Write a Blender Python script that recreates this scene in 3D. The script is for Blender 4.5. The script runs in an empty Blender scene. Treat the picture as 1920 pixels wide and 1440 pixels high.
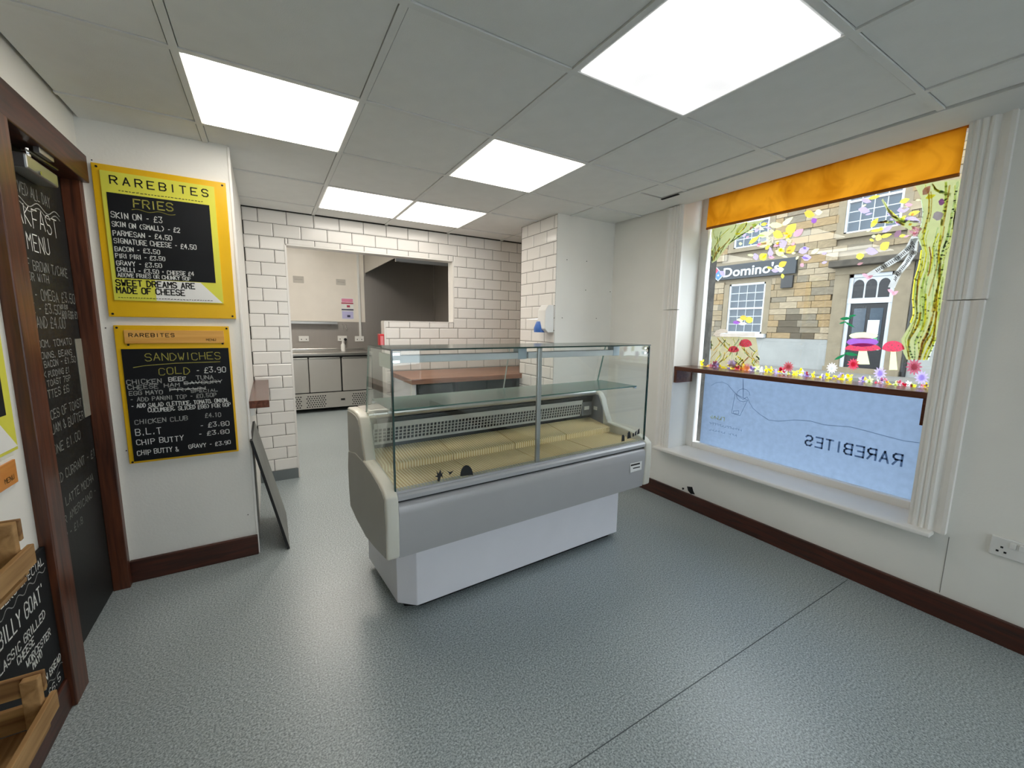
import bpy, bmesh, math, random
from mathutils import Vector, Matrix
random.seed(7)
sc = bpy.context.scene
C = sc.collection
PI = math.pi
# ------------------------------------------------------------------ camera
CAM = Vector((-0.389, -1.269, 1.343)); YAW, PITCH, ROLL, F = math.radians(30.789), math.radians(-7.958), math.radians(0.802), 768.06
_f = Vector((math.sin(YAW)*math.cos(PITCH), math.cos(YAW)*math.cos(PITCH), math.sin(PITCH)))
_r0 = Vector((math.cos(YAW), -math.sin(YAW), 0)); _u0 = _r0.cross(_f)
_r = math.cos(ROLL)*_r0 + math.sin(ROLL)*_u0; _u = -math.sin(ROLL)*_r0 + math.cos(ROLL)*_u0
cd = bpy.data.cameras.new('camera'); cam = bpy.data.objects.new('camera', cd); C.objects.link(cam)
cam.matrix_world = Matrix(((_r.x, _u.x, -_f.x, CAM.x), (_r.y, _u.y, -_f.y, CAM.y), (_r.z, _u.z, -_f.z, CAM.z), (0, 0, 0, 1)))
cd.sensor_fit = 'HORIZONTAL'; cd.sensor_width = 36; cd.lens = F/1920*36; cd.clip_start = 0.02; cd.clip_end = 200
sc.camera = cam
def ray(u, v): return _f + (u-960)/F*_r + (720-v)/F*_u
def onx(u, v, x): d = ray(u, v); return CAM + d*((x-CAM.x)/d.x)
def ony(u, v, y): d = ray(u, v); return CAM + d*((y-CAM.y)/d.y)
def onplane(u, v, p, n): d = ray(u, v); return CAM + d*((Vector(p)-CAM).dot(n)/d.dot(n))
# ------------------------------------------------------------------ world, exposure
w = bpy.data.worlds.new('overcast_sky'); sc.world = w; w.use_nodes = True
bg = w.node_tree.nodes['Background']; bg.inputs[0].default_value = (0.86, 0.93, 1.0, 1); bg.inputs[1].default_value = 5.2
sc.view_settings.view_transform = 'Standard'; sc.view_settings.look = 'None'
sc.view_settings.exposure = 0.0; sc.view_settings.gamma = 1.0; sc.view_settings.use_curve_mapping = False
PANEL = 5.5          # brightness of the ceiling light panels
# ------------------------------------------------------------------ materials
MATS = {}
def lin(c):
    if isinstance(c, str): c = [int(c[i:i+2], 16)/255 for i in (0, 2, 4)]
    return tuple(((x/12.92) if x <= 0.04045 else ((x+0.055)/1.055)**2.4) for x in c)
def mat(name, col, rough=0.6, metal=0.0, var=0.06, scale=6.0, bump=0.0, bscale=60.0, emit=0.0, spec=0.5, coat=0.0):
    if name in MATS: return MATS[name]
    m = bpy.data.materials.new(name); m.use_nodes = True; nt = m.node_tree; n = nt.nodes; L = nt.links
    b = n['Principled BSDF']; c = lin(col)
    b.inputs['Roughness'].default_value = rough; b.inputs['Metallic'].default_value = metal
    b.inputs['Specular IOR Level'].default_value = spec; b.inputs['Coat Weight'].default_value = coat
    tc = n.new('ShaderNodeTexCoord'); nz = n.new('ShaderNodeTexNoise'); nz.inputs['Scale'].default_value = scale; nz.inputs['Detail'].default_value = 4
    L.new(tc.outputs['Object'], nz.inputs['Vector'])
    rp = n.new('ShaderNodeValToRGB'); rp.color_ramp.elements[0].position = 0.3; rp.color_ramp.elements[1].position = 0.7
    rp.color_ramp.elements[0].color = (*[x*(1-var) for x in c], 1); rp.color_ramp.elements[1].color = (*[min(1, x*(1+var)) for x in c], 1)
    L.new(nz.outputs[0], rp.inputs[0]); L.new(rp.outputs[0], b.inputs['Base Color'])
    if bump:
        n2 = n.new('ShaderNodeTexNoise'); n2.inputs['Scale'].default_value = bscale; n2.inputs['Detail'].default_value = 5
        bp = n.new('ShaderNodeBump'); bp.inputs['Strength'].default_value = bump; bp.inputs['Distance'].default_value = 0.01
        L.new(tc.outputs['Object'], n2.inputs['Vector']); L.new(n2.outputs[0], bp.inputs['Height']); L.new(bp.outputs[0], b.inputs['Normal'])
    if emit:
        b.inputs['Emission Color'].default_value = (*c, 1); b.inputs['Emission Strength'].default_value = emit
    MATS[name] = m; return m
def wood(name, dark, light, axis=1, rough=0.45, stretch=14.0):
    m = bpy.data.materials.new(name); m.use_nodes = True; nt = m.node_tree; n = nt.nodes; L = nt.links; b = n['Principled BSDF']
    tc = n.new('ShaderNodeTexCoord'); mp = n.new('ShaderNodeMapping'); s = [stretch*4]*3; s[axis] = stretch*0.25; mp.inputs['Scale'].default_value = s
    nz = n.new('ShaderNodeTexNoise'); nz.inputs['Scale'].default_value = 1.0; nz.inputs['Detail'].default_value = 8; nz.inputs['Distortion'].default_value = 0.8
    rp = n.new('ShaderNodeValToRGB'); rp.color_ramp.elements[0].position = 0.32; rp.color_ramp.elements[1].position = 0.72
    rp.color_ramp.elements[0].color = (*lin(dark), 1); rp.color_ramp.elements[1].color = (*lin(light), 1)
    bp = n.new('ShaderNodeBump'); bp.inputs['Strength'].default_value = 0.15; bp.inputs['Distance'].default_value = 0.004
    L.new(tc.outputs['Object'], mp.inputs[0]); L.new(mp.outputs[0], nz.inputs[0]); L.new(nz.outputs[0], rp.inputs[0]); L.new(rp.outputs[0], b.inputs['Base Color'])
    L.new(nz.outputs[0], bp.inputs['Height']); L.new(bp.outputs[0], b.inputs['Normal']); b.inputs['Roughness'].default_value = rough
    MATS[name] = m; return m
def brushed(name, col, rough=0.32, axis=2):
    m = bpy.data.materials.new(name); m.use_nodes = True; nt = m.node_tree; n = nt.nodes; L = nt.links; b = n['Principled BSDF']
    tc = n.new('ShaderNodeTexCoord'); mp = n.new('ShaderNodeMapping'); s = [160.0]*3; s[axis] = 3.0; mp.inputs['Scale'].default_value = s
    nz = n.new('ShaderNodeTexNoise'); nz.inputs['Scale'].default_value = 1.0; nz.inputs['Detail'].default_value = 3
    rp = n.new('ShaderNodeMapRange'); rp.inputs[3].default_value = rough-0.08; rp.inputs[4].default_value = rough+0.1
    L.new(tc.outputs['Object'], mp.inputs[0]); L.new(mp.outputs[0], nz.inputs[0]); L.new(nz.outputs[0], rp.inputs[0]); L.new(rp.outputs[0], b.inputs['Roughness'])
    b.inputs['Base Color'].default_value = (*lin(col), 1); b.inputs['Metallic'].default_value = 0.95
    MATS[name] = m; return m
def glass(name, tint, refl=1.0, rough=0.0):
    m = bpy.data.materials.new(name); m.use_nodes = True; nt = m.node_tree; n = nt.nodes; L = nt.links
    n.remove(n['Principled BSDF']); out = n['Material Output']
    tr = n.new('ShaderNodeBsdfTransparent'); tr.inputs[0].default_value = (*tint, 1)
    gl = n.new('ShaderNodeBsdfGlossy'); gl.inputs['Roughness'].default_value = rough; gl.inputs[0].default_value = (0.95, 1, 0.98, 1)
    lw = n.new('ShaderNodeLayerWeight'); lw.inputs[0].default_value = 0.5
    pw = n.new('ShaderNodeMath'); pw.operation = 'POWER'; pw.inputs[1].default_value = 5.0
    mu = n.new('ShaderNodeMath'); mu.operation = 'MULTIPLY_ADD'; mu.inputs[1].default_value = refl*0.9; mu.inputs[2].default_value = 0.035*refl
    mx = n.new('ShaderNodeMixShader'); L.new(lw.outputs['Facing'], pw.inputs[0]); L.new(pw.outputs[0], mu.inputs[0]); L.new(mu.outputs[0], mx.inputs[0]); L.new(tr.outputs[0], mx.inputs[1]); L.new(gl.outputs[0], mx.inputs[2])
    L.new(mx.outputs[0], out.inputs[0]); MATS[name] = m; return m
def paint(name, col, trans=0.5, clear=0.0, rough=0.5):
    """paint or film that daylight passes through: diffuse + translucent (+ see-through)"""
    if name in MATS: return MATS[name]
    m = bpy.data.materials.new(name); m.use_nodes = True; nt = m.node_tree; n = nt.nodes; L = nt.links
    n.remove(n['Principled BSDF']); out = n['Material Output']; c = lin(col)
    tc = n.new('ShaderNodeTexCoord'); nz = n.new('ShaderNodeTexNoise'); nz.inputs['Scale'].default_value = 30; rp = n.new('ShaderNodeValToRGB')
    rp.color_ramp.elements[0].color = (*[x*0.88 for x in c], 1); rp.color_ramp.elements[1].color = (*[min(1, x*1.1) for x in c], 1)
    L.new(tc.outputs['Object'], nz.inputs[0]); L.new(nz.outputs[0], rp.inputs[0])
    d = n.new('ShaderNodeBsdfDiffuse'); t = n.new('ShaderNodeBsdfTranslucent'); mx = n.new('ShaderNodeMixShader'); mx.inputs[0].default_value = trans
    L.new(rp.outputs[0], d.inputs[0]); L.new(rp.outputs[0], t.inputs[0]); L.new(d.outputs[0], mx.inputs[1]); L.new(t.outputs[0], mx.inputs[2]); o = mx
    if clear:
        tr = n.new('ShaderNodeBsdfTransparent'); m2 = n.new('ShaderNodeMixShader'); m2.inputs[0].default_value = clear
        L.new(mx.outputs[0], m2.inputs[1]); L.new(tr.outputs[0], m2.inputs[2]); o = m2
    L.new(o.outputs[0], out.inputs[0]); MATS[name] = m; return m
def floor_mat():
    m = bpy.data.materials.new('speckled_vinyl'); m.use_nodes = True; nt = m.node_tree; n = nt.nodes; L = nt.links; b = n['Principled BSDF']
    tc = n.new('ShaderNodeTexCoord'); nz = n.new('ShaderNodeTexNoise'); nz.inputs['Scale'].default_value = 150; nz.inputs['Detail'].default_value = 3; nz.inputs['Roughness'].default_value = 0.8
    rp = n.new('ShaderNodeValToRGB'); e = rp.color_ramp.elements; e[0].position = 0.36; e[1].position = 0.66
    e[0].color = (*lin('626c6f'), 1); e[1].color = (*lin('cad4d5'), 1); k = rp.color_ramp.elements.new(0.5); k.color = (*lin('9ca6a8'), 1)
    n2 = n.new('ShaderNodeTexNoise'); n2.inputs['Scale'].default_value = 1.6; n2.inputs['Detail'].default_value = 4
    r2 = n.new('ShaderNodeMapRange'); r2.inputs[3].default_value = 0.94; r2.inputs[4].default_value = 1.15
    mx = n.new('ShaderNodeVectorMath'); mx.operation = 'SCALE'
    L.new(tc.outputs['Object'], nz.inputs[0]); L.new(tc.outputs['Object'], n2.inputs[0]); L.new(nz.outputs[0], rp.inputs[0]); L.new(n2.outputs[0], r2.inputs[0])
    L.new(rp.outputs[0], mx.inputs[0]); L.new(r2.outputs[0], mx.inputs['Scale']); L.new(mx.outputs[0], b.inputs['Base Color'])
    bp = n.new('ShaderNodeBump'); bp.inputs['Strength'].default_value = 0.12; bp.inputs['Distance'].default_value = 0.002
    L.new(nz.outputs[0], bp.inputs['Height']); L.new(bp.outputs[0], b.inputs['Normal'])
    b.inputs['Roughness'].default_value = 0.34; b.inputs['Specular IOR Level'].default_value = 0.65
    MATS['speckled_vinyl'] = m; return m
def tray_mat():
    m = bpy.data.materials.new('beige_ribbed_tray'); m.use_nodes = True; nt = m.node_tree; n = nt.nodes; L = nt.links; b = n['Principled BSDF']
    tc = n.new('ShaderNodeTexCoord'); wv = n.new('ShaderNodeTexWave'); wv.wave_type = 'BANDS'; wv.bands_direction = 'X'; wv.inputs['Scale'].default_value = 22; wv.inputs['Distortion'].default_value = 0.3
    rp = n.new('ShaderNodeValToRGB'); e = rp.color_ramp.elements; e[0].color = (*lin('dcb970'), 1); e[1].color = (*lin('fdebbd'), 1); e[0].position = .2; e[1].position = .6
    L.new(tc.outputs['Object'], wv.inputs[0]); L.new(wv.outputs[1], rp.inputs[0]); L.new(rp.outputs[0], b.inputs['Base Color'])
    bp = n.new('ShaderNodeBump'); bp.inputs['Strength'].default_value = 0.4; bp.inputs['Distance'].default_value = 0.003
    L.new(wv.outputs[1], bp.inputs['Height']); L.new(bp.outputs[0], b.inputs['Normal']); b.inputs['Roughness'].default_value = 0.4
    MATS['tray'] = m; return m
WHITE = mat('white_wall_paint', 'f0eee7', 0.6, var=0.025, scale=3, bump=0.06, bscale=90)
TRIMW = mat('white_gloss_paint', 'f3f0ea', 0.35, var=0.02, scale=4, bump=0.03, bscale=40)
CEILT = mat('mineral_ceiling_tile', 'ebece9', 0.95, var=0.02, scale=10, bump=0.15, bscale=300, spec=0.1)
CEILB = mat('ceiling_grid_white', 'e6e7e4', 0.6, var=0.02, spec=0.2)
VOID = mat('ceiling_void_dark', '17181a', 0.9)
GROUT = mat('dark_grout', '34332f', 0.9, var=0.15, scale=60)
TILE = mat('white_glazed_tile', 'eae7e2', 0.16, var=0.03, scale=3, bump=0.02, bscale=25)
BLACK = mat('black_chalkboard', '15171a', 0.62, var=0.3, scale=5, spec=0.25)
BLACKP = mat('black_gloss_print', '101214', 0.4, var=0.1)
DOORB = mat('black_chalk_painted_door', '1b1c1c', 0.55, var=0.35, scale=2.5, bump=0.04, bscale=40)
CHALK = mat('white_chalk_pen', 'e8eae6', 0.8, var=0.12, scale=90)
CHALKD = mat('faded_chalk_pen', 'a8aaa6', 0.8, var=0.25, scale=90)
CHALKY = mat('yellow_chalk_pen', 'a9a34a', 0.8, var=0.2, scale=90)
YBOARD = mat('mustard_yellow_board', 'f0bd0e', 0.35, var=0.05, scale=4)
YPAPER = mat('lemon_yellow_print', 'e2df4e', 0.4, var=0.03, scale=6)
PAPERW = mat('white_print', 'efeeea', 0.5, var=0.03)
INK = mat('black_ink', '15140e', 0.6)
PINE = wood('varnished_pine_strip', 'd9963c', 'f0b861', 0, 0.35, 6)
DWOOD = wood('dark_stained_wood_upright', '3a1e12', '6b3a22', 2, 0.35)
DWOODY = wood('dark_stained_wood_along', '2c160e', '55291a', 1, 0.4)
DWOODX = wood('dark_stained_wood_across', '2c160e', '55291a', 0, 0.4)
SHELFW = wood('reddish_shelf_wood', '4c281c', '6e4130', 1, 0.22)
CRATEW = wood('weathered_crate_wood', '8a6438', 'c9a06a', 1, 0.7, 8)
CRATEX = wood('weathered_crate_end_wood', '77522c', 'b58c54', 0, 0.7, 8)
COUNTW = wood('counter_top_wood', '7b4b33', 'a9775a', 0, 0.4, 10)
STEEL = brushed('brushed_steel_upright', 'c9c6c0', 0.3, 2)
STEELX = brushed('brushed_steel_across', 'bdbab4', 0.3, 0)
SPLASH = brushed('steel_splashback', 'b0aaa4', 0.55, 2)
DARKM = mat('dark_metal', '2a2b2c', 0.45, 0.6)
CHROME = mat('chrome', 'd5d5d3', 0.15, 1.0, var=0.02)
BLKPL = mat('black_plastic', '101112', 0.5)
CREAM = mat('cream_plastic', 'dedbce', 0.35, var=0.02)
GREYP = mat('grey_moulded_plastic', 'a6a59e', 0.42, var=0.03)
LILAC = mat('silver_grey_laminate', 'b4b3b4', 0.35, var=0.02, metal=0.1)
BASEW = mat('white_powder_coated_steel', 'efeef4', 0.4, var=0.015)
PLASW = mat('white_plastic', 'e8e7e3', 0.35, var=0.02)
GRILLEM = mat('pale_grey_grille', 'c9c9c4', 0.4)
ALU = mat('aluminium', 'b9bbbc', 0.3, 0.9, var=0.03)
TUBEM = mat('satin_silver_tube', 'c7c5bf', 0.28, 0.7)
GEDGE = mat('green_glass_edge', '1d3f38', 0.15, var=0.1)
GLASS = glass('clear_case_glass', (0.975, 0.988, 0.982))
WGLASS = glass('window_glass', (0.97, 0.98, 0.98), 0.8)
FROST = paint('frosted_film', 'b2becd', 0.88, 0.0)
TRAY = tray_mat(); FLOOR = floor_mat()
BLUE = mat('blue_soap', '3f6fc0', 0.3); RED = mat('red_plastic', 'd2202c', 0.35, var=0.03)
RENDER = mat('pale_render', '8b8d8a', 0.9, var=0.12, scale=1.5, bump=0.2, bscale=30)
CLAD = mat('cream_hygienic_cladding', 'f0e8dc', 0.3, var=0.02)
# ------------------------------------------------------------------ mesh helpers
WM = {}
def wm(o): return WM.get(o.name, Matrix.Identity(4)) if o else Matrix.Identity(4)
class MB:
    def __init__(s): s.v = []; s.f = []; s.m = []
    def add(s, vs, fs, mi=0):
        b = len(s.v); s.v += [tuple(x) for x in vs]; s.f += [tuple(b+i for i in q) for q in fs]; s.m += [mi]*len(fs); return s
    def box(s, x0, x1, y0, y1, z0, z1, mi=0):
        return s.add([(x, y, z) for x in (x0, x1) for y in (y0, y1) for z in (z0, z1)],
            [(0, 1, 3, 2), (4, 6, 7, 5), (0, 4, 5, 1), (2, 3, 7, 6), (0, 2, 6, 4), (1, 5, 7, 3)], mi)
    def obox(s, p, ax, ay, az, mi=0):
        p, ax, ay, az = map(Vector, (p, ax, ay, az))
        return s.add([p + i*ax + j*ay + k*az for i in (0, 1) for j in (0, 1) for k in (0, 1)],
            [(0, 1, 3, 2), (4, 6, 7, 5), (0, 4, 5, 1), (2, 3, 7, 6), (0, 2, 6, 4), (1, 5, 7, 3)], mi)
    def prism(s, pts, fn, t0, t1, mi=0, mside=None):
        """pts 2-D outline, fn(a, b, t) -> 3-D, extruded t0..t1"""
        n = len(pts); v = [fn(a, b, t0) for a, b in pts] + [fn(a, b, t1) for a, b in pts]
        s.add(v, [tuple(range(n)), tuple(range(2*n-1, n-1, -1))], mi)
        b = len(s.v)-2*n; fs = [(b+i, b+n+i, b+n+(i+1) % n, b+(i+1) % n) for i in range(n)]
        s.f += fs; s.m += [mi if mside is None else mside]*n; return s
    def tube(s, pts, r, k=8, mi=0, cap=True):
        pts = [Vector(p) for p in pts]; rings = []
        for i, p in enumerate(pts):
            d = (pts[min(i+1, len(pts)-1)] - pts[max(i-1, 0)]).normalized(); a = d.orthogonal().normalized()
            if i: 
                a = (pa - d*pa.dot(d)); a = a.normalized() if a.length > 1e-6 else d.orthogonal().normalized()
            pa = a; b = d.cross(a); rr = r[i] if isinstance(r, (list, tuple)) else r
            rings.append([p + rr*(math.cos(2*PI*j/k)*a + math.sin(2*PI*j/k)*b) for j in range(k)])
        v = [x for q in rings for x in q]; f = []
        for i in range(len(pts)-1):
            for j in range(k): f.append((i*k+j, i*k+(j+1) % k, (i+1)*k+(j+1) % k, (i+1)*k+j))
        if cap: f += [tuple(range(k-1, -1, -1)), tuple((len(pts)-1)*k+j for j in range(k))]
        return s.add(v, f, mi)
    def poly(s, pts, mi=0): return s.add(pts, [tuple(range(len(pts)))], mi)
    def ribbon(s, pts, wd, nrm, mi=0):
        """flat stroke of width wd along a polyline lying in a plane of normal nrm"""
        pts = [Vector(p) for p in pts]; nrm = Vector(nrm)
        for i in range(len(pts)-1):
            a, b = pts[i], pts[i+1]; d = b-a
            if d.length < 1e-7: continue
            d.normalize(); n = d.cross(nrm)*wd/2; e = d*wd*0.35
            s.add([a-e-n, b+e-n, b+e+n, a-e+n], [(0, 1, 2, 3)], mi)
        return s
    def mesh(s, name, mats, M=None, bevel=0, seg=2, smooth=False):
        me = bpy.data.meshes.new(name); bm = bmesh.new()
        vs = [bm.verts.new((M @ Vector(v)) if M else v) for v in s.v]
        for q, mi in zip(s.f, s.m):
            try: fc = bm.faces.new([vs[i] for i in q]); fc.material_index = mi; fc.smooth = smooth
            except ValueError: pass
        bmesh.ops.recalc_face_normals(bm, faces=bm.faces)
        if bevel:
            es = [e for e in bm.edges if len(e.link_faces) == 2 and e.calc_face_angle(0) > 0.6]
            bmesh.ops.bevel(bm, geom=es, offset=bevel, segments=seg, affect='EDGES', profile=0.5, clamp_overlap=True)
            for fc in bm.faces: fc.smooth = smooth
        bm.to_mesh(me); bm.free()
        for m in (mats if isinstance(mats, (list, tuple)) else [mats]): me.materials.append(m)
        return me
    def build(s, name, mats, parent=None, local=False, bevel=0, seg=2, smooth=False, kind=None):
        M = None if (local or parent is None) else wm(parent).inverted()
        o = bpy.data.objects.new(name, s.mesh(name, mats, M, bevel, seg, smooth)); C.objects.link(o)
        if parent: o.parent = parent; WM[o.name] = wm(parent)
        if kind: o['kind'] = kind
        if smooth:
            try: o.data.set_sharp_from_angle(angle=0.7)
            except Exception: pass
        return o
def tag(o, label, cat, group=None, kind=None):
    o['label'] = label; o['category'] = cat
    if group: o['group'] = group
    if kind: o['kind'] = kind
    return o
def thing(name, label, cat, loc=(0, 0, 0), rz=0, group=None, kind=None):
    o = bpy.data.objects.new(name, None); C.objects.link(o); o.location = loc; o.rotation_euler = (0, 0, rz); o.empty_display_size = 0.05
    WM[o.name] = Matrix.Translation(loc) @ Matrix.Rotation(rz, 4, 'Z'); return tag(o, label, cat, group, kind)
def struct(name, mb, mats, label, cat='wall', **k): return tag(mb.build(name, mats, **k), label, cat, kind='structure')
def inst(me, name, parent, loc, rz=0):
    """an object sharing mesh data, loc in the parent's frame"""
    o = bpy.data.objects.new(name, me); C.objects.link(o); o.parent = parent; o.location = loc; o.rotation_euler = (0, 0, rz); WM[o.name] = wm(parent); return o
# ------------------------------------------------------------------ lettering
FONT = {k: [[(int(p[0]), int(p[1])) for p in st.split()] for st in v.split('|')] for k, v in {
 'A': '00 26 40|12 32', 'B': '00 06 36 45 44 33 03|33 42 41 30 00', 'C': '45 36 16 05 01 10 30 41', 'D': '00 06 26 44 42 20 00', 'E': '46 06 00 40|03 33',
 'F': '46 06 00|03 33', 'G': '45 36 16 05 01 10 30 41 43 23', 'H': '00 06|40 46|03 43', 'I': '20 26', 'J': '46 41 30 10 01', 'K': '00 06|46 03 40', 'L': '06 00 40',
 'M': '00 06 23 46 40', 'N': '00 06 40 46', 'O': '10 01 05 16 36 45 41 30 10', 'P': '00 06 36 45 44 33 03', 'Q': '10 01 05 16 36 45 41 30 10|22 40', 'R': '00 06 36 45 44 33 03|23 40',
 'S': '45 36 16 05 04 13 33 42 41 30 10 01', 'T': '06 46|26 20', 'U': '06 01 10 30 41 46', 'V': '06 20 46', 'W': '06 10 23 30 46', 'X': '00 46|06 40', 'Y': '06 23 46|23 20', 'Z': '06 46 00 40',
 '0': '10 01 05 16 36 45 41 30 10', '1': '15 26 20', '2': '05 16 36 45 44 00 40', '3': '06 46 23 33 42 41 30 10 01', '4': '30 36 02 42', '5': '46 06 03 33 42 41 30 10 01',
 '6': '45 36 16 05 01 10 30 41 42 33 03', '7': '06 46 10', '8': '13 04 05 16 36 45 44 33 13 02 01 10 30 41 42 33', '9': '43 13 04 05 16 36 45 41 30 10', '£': '45 36 26 15 12 00 40|03 33',
 '-': '13 33', '+': '13 33|22 24', '.': '20 21', "'": '25 26', ',': '21 10', '/': '00 46', '(': '36 14 12 30', ')': '16 34 32 10', '&': '40 05 16 25 01 10 20 42', '=': '12 32|14 34', '!': '26 22|20 21'}.items()}
def lettering(parent, m, s, p0, p1, up, nrm, h, wd=None, jit=0.0, name='lettering', gap=1.6, slant=0.0):
    """hand lettering filling the baseline p0 -> p1; h cap height"""
    p0, p1, up, nrm = Vector(p0), Vector(p1), Vector(up), Vector(nrm); rt = p1-p0; n = len(s)
    adv = [(2.2 if c in " I.'," else 4.0) + gap for c in s]; tot = sum(adv)-gap; sx = rt.length/tot; rt.normalize(); sy = h/6; mb = MB(); x = 0
    wd = wd or h*0.13; rnd = random.Random(hash(s) % 1000 if False else len(s)*37+ord(s[0]))
    for c, a in zip(s, adv):
        off = -1.0 if c in "I.'," else 0.0; jy = rnd.uniform(-jit, jit)*h; jr = rnd.uniform(-jit, jit)*2
        for st in FONT.get(c, []):
            pts = []
            for (gx, gy) in st:
                gx2 = gx+off+jr*gy*0.25+slant*gy+rnd.uniform(-jit, jit)*1.5; gy2 = gy+rnd.uniform(-jit, jit)*1.5
                pts.append(p0 + rt*((x+gx2)*sx) + up*(gy2*sy+jy))
            mb.ribbon(pts, wd, nrm)
        x += a
    return mb.build(name, m, parent)
def wave(parent, m, p0, p1, up, nrm, amp, n, wd, name='wavy_line'):
    p0, p1, up = Vector(p0), Vector(p1), Vector(up)
    return MB().ribbon([p0+(p1-p0)*i/40+up*amp*math.sin(2*PI*n*i/40) for i in range(41)], wd, nrm).build(name, m, parent)
X3, Y3, Z3 = Vector((1, 0, 0)), Vector((0, 1, 0)), Vector((0, 0, 1))
# ================================================================== THE ROOM
H = 2.241; XL = -1.075; XR = 2.29; YP = 1.43; YT = 2.67; YF = -4.3; YK = 6.2
floor = struct('floor', MB().box(-1.3, XR+0.05, YF-0.1, YT+0.06, -0.05, 0), FLOOR, 'blue-grey speckled sheet vinyl floor of the shop', 'floor')
MB().box(0.1, 2.26, -0.437, -0.434, 0.0, 0.0012).build('welded_seam', mat('dark_seam', '5a6265', 0.5), floor)
struct('floor_kitchen', MB().box(-1.3, 2.6, YT+0.06, YK+0.1, -0.05, 0), FLOOR, 'grey speckled vinyl floor of the kitchen', 'floor')
# --- ceiling : grid bars, lay-in tiles and void above
LP = {(-1, 1): 'above the menu boards, nearest the black door', (1, -1): 'large in view, nearest the window', (1, 1): 'alone in the middle of the ceiling',
      (0, 3): 'nearest the tiled wall, left of a pair', (1, 3): 'nearest the tiled wall, right of a pair'}
ceil = struct('ceiling', MB().box(-1.3, XR+0.05, YF-0.1, YT+0.11, H+0.10, H+0.14), VOID, 'suspended ceiling of white lay-in tiles in a grid', 'ceiling')
XM = 2.04; g = 0.012
xs = [-1.2, -0.6, 0, 0.6, 1.2, 1.8]; ys = [0.6*j for j in range(-7, 5)]
for x in xs[1:]: MB().box(x-g, x+g, YF, YT, H, H+0.03).build('grid_bar', CEILB, ceil)
for y in ys:
    for a, b in zip([XL]+xs[1:], xs[1:]+[XM if y < 0.8 else XR]): MB().box(a+g, b-g, y-g, y+g, H, H+0.03).build('grid_bar', CEILB, ceil)
MB().box(XM+0.002, XR, YF, 0.80, H, H+0.03).build('perimeter_board', CEILB, ceil)
tm = MB().box(-0.285, 0.285, -0.285, 0.285, 0, 0.015).mesh('ceiling_tile', CEILT)
tm2 = {}
cells = [(a, b, c, d) for a, b in zip([XL]+xs[1:], xs[1:]+[XM]) for c, d in zip([YF]+ys, ys+[YT])]
cells = [(a, XR if (b == XM and c >= 1.19) else b, c, d) for a, b, c, d in cells if not (b == XM and abs(c-0.6) < 0.01)] + [(1.8, XM, 0.6, 0.8), (1.8, XR, 0.79, 1.2)]
for a, b, c, d in cells:
    if True:
        key = (round(a/0.6), round(c/0.6))
        if b-a > 0.59 and d-c > 0.59:
            if key in LP: continue
            inst(tm, 'ceiling_tile', ceil, ((a+b)/2, (c+d)/2, H+0.003+random.uniform(0, 0.004)))
        else:
            k = (round(b-a, 3), round(d-c, 3))
            if k not in tm2: tm2[k] = MB().box(-(b-a)/2+0.0155, (b-a)/2-0.0155, -(d-c)/2+0.0155, (d-c)/2-0.0155, 0, 0.015).mesh('ceiling_tile', CEILT)
            inst(tm2[k], 'ceiling_tile', ceil, ((a+b)/2, (c+d)/2, H+0.003+random.uniform(0, 0.004)))
def uneven(m, lo, hi):
    n = m.node_tree.nodes; L = m.node_tree.links; tc = n.new('ShaderNodeTexCoord'); nz = n.new('ShaderNodeTexNoise'); nz.inputs['Scale'].default_value = 2.2; r = n.new('ShaderNodeMapRange')
    r.inputs[1].default_value = 0.3; r.inputs[2].default_value = 0.7; r.inputs[3].default_value = lo; r.inputs[4].default_value = hi
    L.new(tc.outputs['Object'], nz.inputs[0]); L.new(nz.outputs[0], r.inputs[0]); L.new(r.outputs[0], n['Principled BSDF'].inputs['Emission Strength'])
DIFF = {k: mat('lit_diffuser_' + k, 'fff8ee' if k != 'dim' else 'f6f5f6', 0.5, emit=PANEL*f_, var=0.0) for k, f_ in (('bright', 1.1), ('full', 1.5), ('dim', 0.22))}
uneven(DIFF['dim'], 0.70, 1.45)
for (i, j), txt in LP.items():
    x, y = 0.6*i+0.3, 0.6*j+0.3
    t = thing('ceiling_light', 'square lit ceiling light panel ' + txt, 'light', (x, y, H-0.002), group='square light panels in the ceiling')
    MB().box(-0.288, 0.288, -0.288, 0.288, 0.006, 0.03).build('frame', CEILB, t, local=True)
    MB().box(-0.279, 0.279, -0.279, 0.279, 0.0, 0.006).build('diffuser', DIFF[{(1, -1): 'dim', (-1, 1): 'full'}.get((i, j), 'bright')], t, local=True)
MB().box(2.035, 2.052, 0.66, 0.80, H-0.004, H+0.002).build('gap', VOID, ceil)
# --- walls
struct('wall_left', MB().box(XL-0.2, XL, YF, 0.69, 0, H+0.1).box(XL-0.2, XL, 0.69, 1.385, 1.965, H+0.1).box(XL-0.2, XL, 1.385, YP+0.02, 0, H+0.1).box(XL-0.24, XL-0.2, 0.6, 1.5, 0, H), WHITE, 'white painted wall on the left with the black door')
pier = struct('wall_left_pier', MB().box(XL-0.2, -0.507, YP, YT+0.11, 0, H+0.1), WHITE, 'white painted pier carrying the yellow menu boards')
MB().box(-0.512, -0.500, YP-0.004, YP+0.012, 0.0, H).build('corner_bead', TRIMW, pier, bevel=0.002)
for (u, v) in ((172, 300), (198, 615), (237, 845), (465, 965)):
    p = ony(u, v, YP); MB().tube([(p.x, YP-0.001, p.z), (p.x, YP+0.002, p.z)], 0.003, 6).build('plug_hole', DARKM, pier)
rp = struct('wall_right_pier', MB().box(1.665, XR+0.02, 1.50, 2.045, 0, H+0.1), [WHITE], 'white painted pier with a tiled side, beside the window')
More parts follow.
